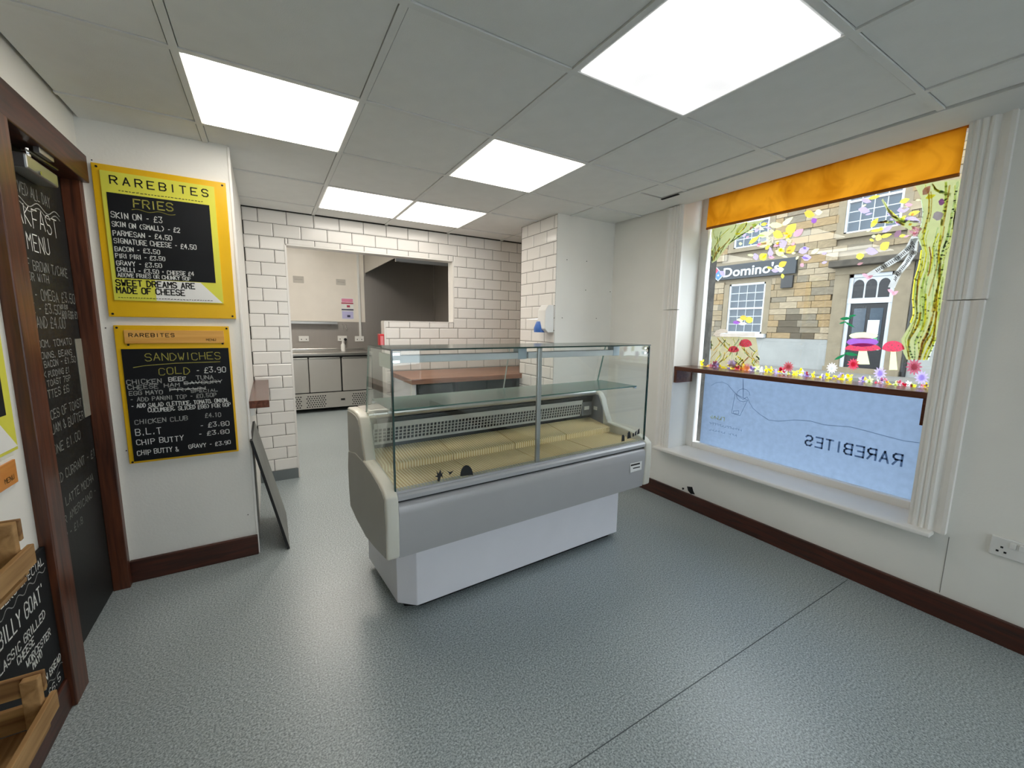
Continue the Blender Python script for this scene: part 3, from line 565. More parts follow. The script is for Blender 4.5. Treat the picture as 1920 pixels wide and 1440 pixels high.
st = part(MB().poly([onw(u, v, 0.0005)-Vector((0, 0.003, 0)) for u, v in ((1181, 869), (1203, 864), (1202, 880), (1181, 886))]), 'maker_sticker', PAPERW)
part(MB().poly([onw(u, v, 0.0005)-Vector((0, 0.0036, 0)) for u, v in ((1182, 871), (1199, 867), (1199, 870), (1182, 874))]).poly([onw(u, v, 0.0005)-Vector((0, 0.0036, 0)) for u, v in ((1186, 877), (1199, 874), (1199, 876), (1186, 879))]), 'dark_print', INK, st)
# ================================================================== WINDOW
win = thing('window_1', 'wide shop window with white frame, clear above and frosted below', 'window', (XG, 0.07, WZ0), kind='structure')
fw = 0.058
MB().box(XG-0.035, XG+0.02, WY1-fw, WY1+0.02, WZ0, H+0.10).build('frame_stile', TRIMW, win, bevel=0.006)
MB().box(XG-0.035, XG+0.02, WY0-0.02, WY0+fw, WZ0, H+0.10).build('frame_stile', TRIMW, win, bevel=0.006)
MB().box(XG-0.035, XG+0.02, WY0+fw, WY1-fw, WZ0, WZ0+0.055).build('bottom_rail', TRIMW, win, bevel=0.006)
MB().box(XG-0.035, XG+0.02, WY0+fw, WY1-fw, H+0.05, H+0.10).build('top_rail', TRIMW, win, bevel=0.006)
GY0, GY1, GZ0 = WY0+fw, WY1-fw, WZ0+0.055
MB().box(XG, XG+0.006, GY0, GY1, GZ0, H+0.05).build('glass_pane', WGLASS, win)
film = MB().box(XG-0.0014, XG-0.0006, GY0, GY1-0.045, GZ0, 1.045).build('frosted_film', FROST, win)
FL = paint('grey_film_print', '8394aa', 0.8); FLY = paint('yellow_film_print', 'd2cd80', 0.8)
gp = lambda u, v, d=0.0024: onx(u, v, XG-d)
NX = Vector((-1, 0, 0))
mb = MB()
c2 = lambda L: [gp(1200+x/3.3103, 640+y/3.3103) for x, y in L]
mb.ribbon(c2([(440, 275), (470, 258), (510, 252), (545, 268), (575, 305), (610, 340), (640, 360), (665, 345), (680, 380), (700, 415), (740, 450), (800, 490), (860, 496), (960, 488), (1060, 495), (1140, 518), (1230, 525), (1310, 532), (1420, 560), (1530, 590), (1640, 618), (1735, 630)]), 0.003, NX)
mb.ribbon(c2([(640, 235), (640, 350)]), 0.004, NX)
mb.ribbon(c2([(590, 325), (568, 445), (620, 462), (668, 365), (600, 330)]), 0.003, NX).ribbon(c2([(580, 432), (612, 430), (612, 452), (578, 448), (580, 432)]), 0.003, NX)
mb.ribbon(c2([(640+42*math.cos(a*PI/6), 335+40*math.sin(a*PI/6)) for a in range(0, -11, -1)]), 0.003, NX)
mb.build('line_drawing', FL, film)
a, b = c2([(1620, 775)])[0], c2([(1025, 640)])[0]
# lettering reads the right way from the street, so it is mirrored from inside
lettering(film, FL, 'RAREBITES', (a.x, a.y, a.z), (a.x, b.y, a.z), Z3, NX, 0.062, 0.010, gap=2.2)
def blur_marks(l, r, m_, h_, n):
    a, b = c2([l])[0], c2([r])[0]; q = MB(); rnd = random.Random(n)
    for k in range(n):
        if rnd.random() < 0.12: continue
        y = a.y+(b.y-a.y)*(k+0.15)/n; y2 = a.y+(b.y-a.y)*(k+0.8)/n; hh = h_*rnd.uniform(0.8, 1.0); ym = (y+y2)/2
        q.ribbon([(a.x, y, a.z), (a.x, y, a.z+hh)], h_*0.16, NX); q.ribbon([(a.x, y, a.z+hh*rnd.choice((0, .5, 1))), (a.x, y2, a.z+hh*rnd.choice((0, .5, 1)))], h_*0.16, NX)
    q.build('small_print', m_, film)
blur_marks((525, 495), (430, 480), FLY, 0.028, 5); blur_marks((650, 562), (425, 528), FL, 0.016, 14); blur_marks((600, 592), (425, 560), FL, 0.016, 10)
# --- painted mural on the inside of the glass
mural = MB  # strokes of window paint, grouped by motif
YG = [paint('paint_pale_yellow_green', 'eef0b4', 0.9), paint('paint_lime', 'dce8a8', 0.9), paint('paint_yellow', 'f6ea5a', 0.9), paint('paint_ochre', 'dcc080', 0.9), paint('paint_brown', 'b98a68', 0.9), paint('paint_mint', 'e0f0d8', 0.9)]
PUR = paint('paint_lilac', 'cdbdf0', 0.7); PUR2 = paint('paint_purple', 'a86cc8', 0.65); PINK = paint('paint_pink', 'f0b0bf', 0.7); REDP = paint('paint_red', 'e2506a', 0.65); WHT = paint('paint_white', 'f6f6f4', 0.7)
GRN = paint('paint_green', '2f8f5c', 0.45); ORG = paint('paint_orange', 'f2cc5a', 0.7); DRK = paint('paint_dark', '4a4550', 0.3); TRUNK = paint('paint_trunk_wash', 'a6aa78', 0.9, 0.04)
c1 = lambda L, d=0.0024: [gp(1240+x/2.88, 200+y/2.88, d) for x, y in L]
c4 = lambda L, d=0.0024: [gp(1560+x/3.892, 330+y/3.892, d) for x, y in L]
c5 = lambda L, d=0.0024: [gp(1300+x/6.4, 560+y/6.4, d) for x, y in L]
rnd = random.Random(5)
def lerp(a, b, t): return (a[0]+(b[0]-a[0])*t, a[1]+(b[1]-a[1])*t)
def along(L, t):
    k = t*(len(L)-1); i = min(int(k), len(L)-2); return lerp(L[i], L[i+1], k-i)
def strokes(name, Ls, Rs, cf, n, par, wash=TRUNK, pal=YG, wmin=0.003, wmax=0.009):
    root = MB().poly(cf(Ls+Rs[::-1], 0.0020)).build(name, wash, par)
    for mi, m_ in enumerate(pal):
        mb = MB()
        for k in range(n if mi != 4 else n//3):
            s = rnd.random(); t0 = rnd.random()*0.8; t1 = min(1, t0+rnd.uniform(0.12, 0.4)); ph = rnd.random()*6; pts = []
            for q in range(9):
                t = t0+(t1-t0)*q/8; ss = min(1, max(0, s+0.10*math.sin(ph+7*t))); pts.append(lerp(along(Ls, t), along(Rs, t), ss))
            mb.ribbon(cf(pts, 0.0026+0.0002*mi), rnd.uniform(wmin, wmax), NX)
        mb.build('brush_strokes', m_, root)
    return root
pane = win
strokes('painted_tree', [(600, 60), (650, 160), (665, 260), (655, 345), (625, 430), (655, 530), (640, 640), (600, 770), (590, 900), (600, 1000), (565, 1090), (505, 1190), (520, 1290), (545, 1340)],
        [(945, 20), (920, 180), (900, 330), (880, 480), (850, 600), (835, 700), (825, 800), (810, 900), (795, 1000), (775, 1100), (760, 1180), (740, 1230), (720, 1280), (700, 1340)], c4, 11, pane)
strokes('painted_branch', [(360, 175), (400, 250), (440, 310), (500, 360), (580, 400)], [(372, 165), (415, 240), (465, 290), (540, 320), (640, 330)], c4, 2, pane)
strokes('painted_branch', [(330, 345), (380, 340), (440, 345)], [(332, 335), (380, 328), (450, 330)], c4, 2, pane)
strokes('painted_branch', [(720, 60), (745, 100), (800, 130), (865, 150)], [(735, 55), (760, 90), (810, 115), (870, 125)], c4, 1, pane)
strokes('painted_tree', [(272, 845), (272, 780), (272, 720), (272, 655)], [(300, 830), (360, 750), (440, 690), (560, 610)], c1, 7, pane)
strokes('painted_stump', [(270, 1240), (268, 1300), (266, 1370), (262, 1420)], [(510, 1245), (520, 1300), (525, 1350), (530, 1400)], c1, 9, pane, wash=paint('paint_stump_wash', 'aea070', 0.9, 0.3))
def ell(cx, cy, rx, ry, cf, d=0.003, rot=0, n=12): return cf([(cx+rx*math.cos(2*PI*i/n)*math.cos(rot)-ry*math.sin(2*PI*i/n)*math.sin(rot), cy+rx*math.cos(2*PI*i/n)*math.sin(rot)+ry*math.sin(2*PI*i/n)*math.cos(rot)) for i in range(n)], d)
def leaf(cx, cy, L, W, rot, cf, d): return cf([(cx+x*L*math.cos(rot)-y*W*math.sin(rot), cy+x*L*math.sin(rot)+y*W*math.cos(rot)) for x, y in ((-1, 0), (-.5, -.7), (0.1, -.8), (.6, -.45), (1, 0), (.6, .45), (.1, .8), (-.5, .7))], d)
def leaves(L, cf):
    for (cx, cy, ln, wd, m_) in L: 
        MB().poly(leaf(cx, cy, ln, wd, rnd.uniform(-0.9, 0.5), cf, 0.0029+rnd.random()*0.0008)).build('painted_leaf', m_, pane)
leaves([(250, 180, 40, 22, PUR), (235, 250, 45, 30, PUR), (310, 340, 45, 22, YG[2]), (310, 155, 50, 16, YG[2]), (330, 395, 50, 14, YG[2]), (405, 385, 48, 22, PUR), (395, 435, 45, 18, YG[2]), (480, 420, 36, 26, paint('paint_mauve', 'b08aa0', 0.45)), (500, 340, 40, 16, YG[1]),
        (520, 245, 48, 28, PUR), (530, 180, 40, 22, YG[2]), (600, 270, 46, 20, YG[2]), (600, 320, 50, 26, PUR), (560, 210, 30, 18, PINK), (690, 105, 44, 30, paint('paint_dusty_pink', 'd8a8ac', 0.45)), (720, 150, 42, 18, YG[2]), (800, 190, 24, 32, PUR2), (775, 290, 44, 42, PUR),
        (290, 550, 48, 34, PUR), (385, 510, 44, 36, YG[2]), (205, 585, 32, 30, YG[2]), (340, 450, 26, 34, YG[3]), (205, 640, 24, 12, paint('paint_dusty_pink', 'd8a8ac', 0.45))], c4)
leaves([(560, 690, 42, 20, YG[1]), (620, 640, 40, 20, YG[1]), (680, 620, 40, 16, YG[0]), (700, 660, 40, 30, YG[2]), (630, 690, 30, 28, YG[2]), (740, 680, 34, 22, PINK), (800, 580, 30, 26, ORG), (850, 570, 22, 20, YG[0]), (825, 615, 18, 18, PUR2), (520, 650, 40, 16, YG[0]), (500, 720, 36, 14, YG[2]), (560, 740, 36, 18, YG[1]),
        (655, 740, 26, 30, PUR), (700, 770, 34, 24, ORG), (640, 790, 28, 22, YG[1]), (550, 810, 24, 26, YG[2]), (590, 790, 16, 26, PUR), (770, 775, 32, 22, PUR), (785, 815, 26, 22, PUR), (830, 780, 26, 14, YG[0]), (655, 850, 26, 20, ORG), (615, 885, 22, 14, PUR), (645, 880, 18, 18, WHT), (760, 855, 12, 14, PINK), (510, 810, 16, 24, PUR), (655, 915, 10, 16, YG[2]), (430, 650, 50, 14, YG[0]), (330, 900, 14, 22, PUR)], c1)
pal_ = [YG[0], YG[1], YG[2], YG[2], PUR, PUR, ORG, PINK]
leaves([(rnd.gauss(600, 110), rnd.gauss(730, 75), rnd.uniform(9, 22), rnd.uniform(6, 12), rnd.choice(pal_)) for _ in range(46)], c1)
leaves([(rnd.uniform(230, 640), rnd.uniform(170, 480), rnd.uniform(14, 30), rnd.uniform(8, 16), rnd.choice(pal_)) for _ in range(24)], c4)
def mushroom(cx, cy, rx, ry, cf, stalk):
    cap = [(cx+rx*math.cos(PI*i/12), cy-ry*1.2*math.sin(PI*i/12)) for i in range(13)] + [(cx-rx*0.5, cy+ry*0.28), (cx, cy+ry*0.35), (cx+rx*0.5, cy+ry*0.28)]
    o = MB().poly(cf(cap, 0.0034)).build('painted_mushroom', REDP, pane)
    if stalk: MB().poly(cf([(cx-rx*0.22, cy+ry*0.25), (cx+rx*0.22, cy+ry*0.25), (cx+rx*0.38, cy+stalk), (cx-rx*0.38, cy+stalk)], 0.0031)).build('stalk', YG[0], o)
    q = MB()
    for (x, y) in ((-.7, .05), (-.45, -.35), (-.2, .1), (-.1, -.6), (.15, -.25), (.3, .12), (.45, -.5), (.6, -.1), (.8, .08), (.1, -.95), (-.35, -.75)): q.poly(ell(cx+x*rx, cy+y*ry, rx*0.08, ry*0.11, cf, 0.0036, n=8))
    q.build('white_spots', WHT, o)
mushroom(447, 1265, 82, 52, c4, 150); mushroom(225, 1265, 132, 38, c4, 110)
mushroom(625, 560, 78, 62, c5, 0); mushroom(482, 628, 66, 50, c5, 0)
MB().poly(ell(222, 1212, 118, 34, c4, 0.0038)).build('painted_cushion', PUR2, pane); MB().poly(ell(230, 1166, 106, 26, c4, 0.0040)).build('painted_cushion', YG[0], pane)
MB().poly(c5([(235, 440), (270, 385), (330, 360), (410, 370), (420, 405), (260, 430)], 0.003)).poly(c5([(250, 425), (740, 400), (740, 455), (270, 460)], 0.003)).build('painted_stump_top', paint('paint_stump_top', 'e2d2c0', 0.5, 0.2), pane)
for (x, y, a, b, m_) in ((520, 285, 45, 22, PUR2), (600, 230, 40, 30, ORG), (670, 255, 45, 38, YG[2]), (560, 260, 36, 24, YG[0]), (590, 300, 50, 18, WHT)): MB().poly(ell(x, y, a, b, c5, 0.0032)).build('painted_butterfly', m_, pane)
for (x, y, a, b) in ((100, 1040, 45, 14), (80, 1070, 30, 8), (130, 1085, 40, 10), (150, 1020, 30, 10), (140, 1300, 55, 16), (60, 1320, 50, 12)): MB().poly(leaf(x, y, a, b, rnd.uniform(-0.6, 0.6), c4, 0.0033)).build('painted_leaf', GRN, pane)
# banner ribbons and bows
for L in ([(600, 455), (560, 530), (480, 600), (380, 660), (280, 720)], [(600, 470), (590, 560), (540, 640), (480, 710), (440, 800)]):
    o = MB().ribbon(c4(L, 0.0033), 0.030, NX).build('painted_banner', paint('paint_banner', 'e9ebe9', 0.45, 0.1), pane); q = MB()
    for k in range(26):
        p = along(L, 0.08+0.84*k/26); q.ribbon(c4([(p[0]-7, p[1]-6), (p[0]+rnd.uniform(-6, 6), p[1]+rnd.uniform(-4, 8)), (p[0]+6, p[1]+8)], 0.0037), 0.003, NX)
    q.build('dark_marks', DRK, o)
for (x, y) in ((260, 735), (620, 390), (445, 850), (600, 420)):
    MB().poly(leaf(x-14, y-8, 30, 16, 0.5, c4, 0.0041)).poly(leaf(x+14, y+4, 30, 16, -0.5, c4, 0.0041)).build('painted_bow', PINK if y > 500 else paint('paint_dusty_pink', 'd8a8ac', 0.45), pane)
# flowers along the foot of the mural
cols = [YG[2], PUR, PUR, YG[2], PINK, WHT, ORG, PUR, REDP, YG[2], PUR, YG[1], WHT, YG[2]]
k = 0
for i in range(112):
    u = 1316+ (i+rnd.uniform(-0.3, 0.3))*3.95; base = 686+(u-1316)*0.104; v = base+rnd.uniform(-9, 6); m_ = rnd.choice(cols); r = rnd.uniform(3.2, 7.0); q = MB()
    if u > 1752: continue
    idf = lambda L, d: [gp(x, y, d) for x, y in L]
    for j in range(rnd.choice((5, 6, 7))): a = rnd.random()*6.28; q.poly(leaf(u+r*0.6*math.cos(a), v+r*0.7*math.sin(a), r*0.6, r*0.42, a, idf, 0.0030+0.0001*j+0.00002*i))
    q.build('painted_flower', m_, pane)
for (u, v, r, m_) in ((1400, 690, 9, PINK), (1478, 688, 10, paint('paint_coral', 'd8737a', 0.45)), (1600, 683, 11, REDP), (1714, 688, 15, paint('paint_rose', 'd87a90', 0.45)), (1728, 708, 13, PUR), (1372, 682, 9, PUR), (1342, 684, 8, PUR), (1650, 700, 12, PUR), (1560, 690, 10, WHT)):
    q = MB()
    for j in range(12): a = 2*PI*j/12; q.poly(leaf(u+r*0.55*math.cos(a), v+r*0.55*math.sin(a), r*0.55, r*0.22, a, lambda L, d: [gp(x, y, d) for x, y in L], 0.0042+0.0001*(j % 3)))
    q.build('painted_flower', m_, pane)
# --- sill, shelf, blind, architraves
sl = MB().prism([(XR-0.075, WY0-0.085), (XR-0.075, WY1+0.105), (XR-0.001, WY1+0.105), (XR-0.001, WY1-0.001), (XG-0.036, WY1-0.001), (XG-0.036, WY0+0.001), (XR-0.001, WY0+0.001), (XR-0.001, WY0-0.085)], lambda a, b, tt: (a, b, tt), WZ0-0.011, WZ0+0.014)
tag(sl.build('window_sill', TRIMW, bevel=0.007, seg=3, smooth=True), 'white gloss window sill board below the frosted glass', 'window sill')
t = thing('window_shelf', 'brown wooden shelf running across the window on end brackets', 'shelf', (XR+0.08, 0.07, 1.03))
MB().box(XR-0.012, XG-0.04, WY0+0.002, WY1-0.002, 1.030, 1.062).build('plank', SHELFW, t, bevel=0.003)
MB().box(XR-0.010, XG-0.05, WY1-0.026, WY1-0.002, 0.935, 1.030).build('bracket', SHELFW, t, bevel=0.002)
MB().box(XR+0.0, XG-0.05, WY0+0.002, WY0+0.026, 0.90, 1.030).build('bracket', SHELFW, t, bevel=0.002)
t = thing('roller_blind', 'bright orange roller blind drawn up at the top of the window', 'blind', (XG-0.08, 0.07, 2.08))
bl = paint('orange_blind_fabric', 'f8b23c', 0.5)
for nd in bl.node_tree.nodes:
    if nd.type == 'TEX_NOISE': nd.inputs['Scale'].default_value = 4.5; nd.inputs['Detail'].default_value = 3; nd.inputs['Distortion'].default_value = 1.0
    if nd.type == 'VALTORGB': nd.color_ramp.elements[0].color = (*lin('cc7d12'), 1); nd.color_ramp.elements[1].color = (*lin('f0a024'), 1); nd.color_ramp.elements[0].position = 0.36; nd.color_ramp.elements[1].position = 0.6  # darker blotches paint the shading of wrinkles into the fabric colour
fb = MB(); NF = 48
def fx_(i, j): y = GY0+0.004+(GY1-GY0-0.008)*i/NF; z = 2.085+(H+0.055-2.085)*j/6; return (XG-0.061+0.004*math.sin(9*y+14*z)+0.002*math.sin(31*y), y, z)
for i in range(NF):
    for j in range(6): fb.add([fx_(i, j), fx_(i+1, j), fx_(i+1, j+1), fx_(i, j+1)], [(0, 1, 2, 3)])
fb.build('fabric', bl, t, smooth=True)
MB().tube([(XG-0.061, GY0+0.004, 2.082), (XG-0.061, GY1-0.004, 2.082)], 0.009, 10).build('bottom_bar', mat('dark_orange_hem', '9c5a12', 0.5), t)
MB().tube([(XG-0.045, GY0+0.004, H+0.065), (XG-0.045, GY1-0.004, H+0.065)], 0.016, 12).build('roller', mat('orange_roll', 'e08a10', 0.6), t)
fl = lambda n_: [(0, 0), (0, 0.022), (0.010, 0.026)] + [q for k in range(3) for q in ((0.016+0.022*k, 0.0245), (0.022+0.022*k, 0.030), (0.030+0.022*k, 0.030))] + [(0.090, 0.018), (0.098, 0.020), (0.118, 0.030), (0.132, 0.030), (0.132, 0)]
for i_, (y0, sgn, lab, z0_) in enumerate(((WY1-0.002, 1, 'left', 0.0), (WY0+0.008, -1, 'right', WZ0+0.012))):
    t = thing('trim_%d' % (i_+2), 'white fluted architrave on the %s side of the window' % lab, 'trim', (XR, y0, 0.4), kind='structure')
    for (za, zb, k_) in ((z0_ if i_ else WZ0+0.012, 1.485, 1.0), (1.490, H, 1.03)):
        MB().prism(fl(0), lambda a, b, tt: (XR-b*k_, y0+sgn*a*k_, tt), za, zb).build('fluted_board', TRIMW, t)
# double socket on the right-hand wall
o = thing('double_socket', 'white double socket low on the wall right of the window', 'socket', (XR, -0.975, 0.43))
MB().box(XR-0.012, XR, -1.05, -0.898, 0.388, 0.474).build('face_plate', PLASW, o, bevel=0.004)
for y in (-0.933, -1.015):
    for (dy, dz) in ((-0.011, 0), (0.011, 0), (0, 0.02)): MB().box(XR-0.0128, XR-0.011, y+dy-0.004, y+dy+0.004, 0.412+dz-0.004, 0.412+dz+0.004).build('pin_hole', BLKPL, o)
for y in (-0.962, -0.986): MB().box(XR-0.017, XR-0.011, y-0.009, y+0.009, 0.437, 0.462).build('rocker_switch', PLASW, o, bevel=0.002)
# soap dispenser on the tiled side of the pier
t = thing('soap_dispenser', 'white wall dispenser with blue base on the tiled pier', 'dispenser', (1.60, 1.56, 1.28))
MB().prism([(1.658, 1.30), (1.658, 1.525), (1.60, 1.525), (1.572, 1.48), (1.568, 1.33), (1.60, 1.30)], lambda a, b, tt: (a, tt, b), 1.505, 1.615).build('cover', PLASW, t, bevel=0.006)
MB().tube([(1.585, 1.60, 1.30), (1.585, 1.60, 1.335), (1.585, 1.60, 1.39)], [0.05, 0.052, 0.03], 12).build('push_lever', BLUE, t, smooth=True)
# ================================================================== MENU BOARDS ON THE PIER
NB = Vector((0, -1, 0))
def pb(x, z, d): return Vector((x, YP-d, z))
t = thing('menu_board', 'upper yellow menu board with the fries list in chalk', 'menu board', (-0.78, YP, 1.36), group='yellow menu boards')
MB().box(-1.033, -0.528, YP-0.016, YP-0.001, 1.364, 2.057).build('backing_board', YBOARD, t, bevel=0.002)
pp = MB().box(-1.005, -0.578, YP-0.021, YP-0.0165, 1.443, 2.028).build('poster', YPAPER, t)
MB().box(-0.989, -0.604, YP-0.0225, YP-0.021, 1.548, 1.934).build('chalkboard_panel', BLACK, pp)
MB().prism([(-0.848, 1.545), (-0.668, 1.545), (-0.582, 1.446), (-0.85, 1.446)], lambda a, b, tt: (a, tt, b), YP-0.0215, YP-0.0208).build('white_corner', PAPERW, pp)
for (x, z) in ((-1.015, 2.042), (-0.543, 2.042), (-0.543, 1.378), (-1.018, 1.378)): MB().tube([pb(x, z, 0.0155), pb(x, z, 0.018)], 0.005, 8).build('screw', DARKM, t)
def L(s, x0, x1, z, h, m, d=0.0232, jit=0.05, wd=None, par=None, gap=1.6): return lettering(par or pp, m, s, pb(x0, z, d), pb(x1, z, d), Z3, NB, h, wd, jit, gap=gap)
L('RAREBITES', -0.972, -0.606, 1.974, 0.034, INK, 0.0216, 0.02, 0.0055, gap=3.4)
def smallprint(par, m, x0, x1, z, h, n, d, seed=1):
    r_ = random.Random(seed); mb = MB(); x = x0
    while x < x1:
        wd = r_.uniform(0.6, 1.6)*h; mb.ribbon([pb(x, z+r_.uniform(0, h*.3), d), pb(min(x+wd, x1), z+r_.uniform(0, h*.4), d)], h*0.55, NB); x += wd+h*1.1
    mb.build('small_print', m, par)
smallprint(pp, INK, -0.945, -0.63, 1.946, 0.006, 40, 0.0216)
L('FRIES', -0.897, -0.752, 1.882, 0.036, CHALKY, wd=0.005)
wave(pp, CHALKY, pb(-0.905, 1.868, 0.0232), pb(-0.745, 1.868, 0.0232), Z3, NB, 0.004, 2, 0.003)
for (s, x1, z, h) in (('SKIN ON - £3', -0.798, 1.822, 0.026), ('SKIN ON (SMALL) - £2', -0.733, 1.783, 0.022), ('PARMESAN - £4.50', -0.767, 1.743, 0.022), ('SIGNATURE CHEESE - £4.50', -0.673, 1.708, 0.022), ('BACON - £3.50', -0.819, 1.672, 0.020), ('PIRI PIRI - £3.50', -0.802, 1.641, 0.019), ('GRAVY - £3.50', -0.817, 1.607, 0.020), ('CHILLI - £3.50 + CHEESE £4', -0.693, 1.577, 0.019), ('ABOVE FRIES OR CHUNKY 50P', -0.708, 1.553, 0.017)):
    L(s, -0.982, x1, z, h, CHALK, jit=0.07, wd=0.0032)
L('SWEET DREAMS ARE', -0.992, -0.694, 1.512, 0.027, INK, 0.0222, 0.02, 0.005); L('MADE OF CHEESE', -0.993, -0.737, 1.477, 0.027, INK, 0.0222, 0.02, 0.005)
smallprint(pp, INK, -0.989, -0.62, 1.455, 0.005, 40, 0.0222, 3)
t = thing('menu_board', 'lower yellow menu board with the sandwiches list in chalk', 'menu board', (-0.79, YP, 0.63), group='yellow menu boards')
MB().box(-1.022, -0.564, YP-0.016, YP-0.001, 0.632, 1.324).build('backing_board', YBOARD, t, bevel=0.002)
cb2 = MB().box(-1.003, -0.573, YP-0.020, YP-0.0165, 0.643, 1.209).build('chalkboard_panel', BLACK, t)
lb = MB().box(-0.986, -0.588, YP-0.022, YP-0.0165, 1.236, 1.301).build('name_strip', PINE, t, bevel=0.001)
L('RAREBITES', -0.968, -0.795, 1.268, 0.017, mat('burnt_ink', '3c2b12', 0.7), 0.0226, 0.02, 0.003, par=lb, gap=2.2)
L('MENU', -0.665, -0.625, 1.247, 0.011, mat('burnt_ink2', '5a4218', 0.7), 0.0226, 0.1, 0.002, par=lb)
for (x, z) in ((-1.01, 1.312), (-0.975, 1.229), (-0.597, 1.232), (-0.574, 1.312), (-1.01, 0.640)): MB().tube([pb(x, z, 0.0155), pb(x, z, 0.0185)], 0.005, 8).build('screw', DARKM, t)
for (s, x0, x1, z, h, m) in (('SANDWICHES', -0.917, -0.612, 1.150, 0.036, CHALKY), ('COLD', -0.871, -0.748, 1.078, 0.034, CHALKY), ('- £3.90', -0.72, -0.593, 1.080, 0.028, CHALK), ('CHICKEN', -0.996, -0.865, 1.036, 0.022, CHALKD), ('BEEF', -0.835, -0.765, 1.042, 0.020, CHALK), ('TUNA', -0.722, -0.65, 1.046, 0.020, CHALKD),
    ('CHEESE', -0.994, -0.88, 1.010, 0.020, CHALKD), ('HAM', -0.855, -0.795, 1.014, 0.018, CHALKD), ('SAVOURY', -0.775, -0.613, 1.022, 0.016, CHALKD), ('EGG MAYO', -0.992, -0.865, 0.980, 0.020, CHALKD), ('PRAWN', -0.835, -0.687, 0.990, 0.016, CHALKD), ('SPECIAL', -0.749, -0.637, 0.978, 0.013, CHALKD),
    ('- ADD PANINI TOP - £0.50P', -0.991, -0.644, 0.948, 0.020, CHALKD), ('- ADD SALAD (LETTUCE, TOMATO, ONION,', -0.989, -0.591, 0.916, 0.020, CHALK), ('CUCUMBER, SLICED EGG) FOR 60P', -0.928, -0.584, 0.890, 0.020, CHALK), ('CHICKEN CLUB', -0.983, -0.775, 0.833, 0.022, CHALKD), ('£4.10', -0.699, -0.631, 0.838, 0.022, CHALKD), ('B.L.T', -0.985, -0.886, 0.776, 0.032, CHALK), ('- £3.80', -0.725, -0.597, 0.786, 0.024, CHALK), ('CHIP BUTTY', -0.985, -0.800, 0.727, 0.026, CHALK), ('- £3.80', -0.735, -0.60, 0.742, 0.022, CHALK), ('CHIP BUTTY &', -0.987, -0.825, 0.673, 0.024, CHALK), ('GRAVY - £3.90', -0.781, -0.598, 0.680, 0.020, CHALK)):
    L(s, x0, x1, z, h, m, 0.0207, 0.08, 0.0034, par=cb2)
MB().ribbon([pb(-0.965, 1.118, 0.0207), pb(-0.92, 1.126, 0.0207), pb(-0.80, 1.134, 0.0207), pb(-0.615, 1.136, 0.0207)], 0.003, NB).build('underline', CHALKY, cb2)
MB().ribbon([pb(-0.775, 1.028, 0.0209), pb(-0.62, 1.030, 0.0209)], 0.003, NB).ribbon([pb(-0.835, 0.998, 0.0209), pb(-0.69, 0.998, 0.0209)], 0.003, NB).build('strike_line', CHALK, cb2)
# ================================================================== BLACK DOOR WITH CHALK MENU
XD = -1.128; NX2 = Vector((1, 0, 0))
door = thing('door_1', 'black chalkboard-painted door with a handwritten breakfast menu', 'door', (XD, 1.04, 0), kind='structure')
MB().box(XD-0.045, XD, 0.70, 1.374, 0.004, 1.965).build('door_leaf', DOORB, door)
MB().box(XD, XD+0.004, 1.30, 1.366, 0.905, 1.262).build('push_plate', mat('dull_alloy_plate', 'a5a294', 0.5, 0.2), door, bevel=0.001)
CHALKG = mat('grey_chalk_pen', '8b8d88', 0.85, var=0.3, scale=70)
def D(s, y0, y1, z, h, m=CHALKD, jit=0.08, wd=None): return lettering(door, CHALKG if m is CHALKD else m, s, (XD+0.0012, y0, z), (XD+0.0012, y1, z), Z3, NX2, h, wd or 0.004, jit)
kd = 0.985
for (s, y0, y1, z, h, m) in (('SERVED ALL DAY', 0.90, 1.23, 1.800, 0.040, CHALKD), ('BREAKFAST', 0.76, 1.27, 1.690, 0.072, CHALK), ('MENU', 0.985, 1.165, 1.600, 0.062, CHALK), ('CHOICE OF BROWN T/CAKE', 0.76, 1.315, 1.530, 0.036, CHALKD), ('OR', 0.96, 1.0, 1.488, 0.028, CHALKD), ('WITH', 1.03, 1.12, 1.490, 0.028, CHALKD), ('BACON - OMEGA £3.50', 0.80, 1.36, 1.420, 0.040, CHALKD), ('SAUSAGE - £3.50', 0.76, 1.19, 1.368, 0.036, CHALKD), ('ADD EGG', 1.19, 1.27, 1.392, 0.016, CHALKD), ('CUMBERLAND £4.00', 0.75, 1.22, 1.312, 0.042, CHALKD), ('ADD EGG £1', 1.20, 1.37, 1.352, 0.030, CHALKD),
    ('MUSHROOM, TOMATO', 0.80, 1.26, 1.240, 0.026, CHALKD), ('HASH BROWNS, BEANS', 0.78, 1.25, 1.196, 0.024, CHALKD), ('SIDE OF BACON - £1.50', 0.80, 1.28, 1.162, 0.024, CHALKD), ('ADD BLACK PUDDING £1', 0.80, 1.20, 1.125, 0.022, CHALKD), ('SIDE OF TOAST 75P', 0.80, 1.20, 1.090, 0.022, CHALKD), ('OMELETTES £6', 0.82, 1.17, 1.045, 0.030, CHALKD), ('SLICES OF TOAST', 0.90, 1.28, 0.962, 0.034, CHALKD), ('WITH JAM & BUTTER', 0.84, 1.285, 0.905, 0.036, CHALKD), ('& ONE £1.00', 0.90, 1.22, 0.825, 0.036, CHALKD), ('TOASTED CURRANT - £1', 0.80, 1.36, 0.708, 0.036, CHALKD), ('COFFEE LATTE MOCHA', 0.80, 1.30, 0.604, 0.034, CHALKD), ('TEA OR AMERICANO -', 0.82, 1.31, 0.538, 0.030, CHALKD), ('CUP - £1.8', 0.90, 1.125, 0.474, 0.030, CHALKD)):
    D(s, y0, y1, z, h, m)
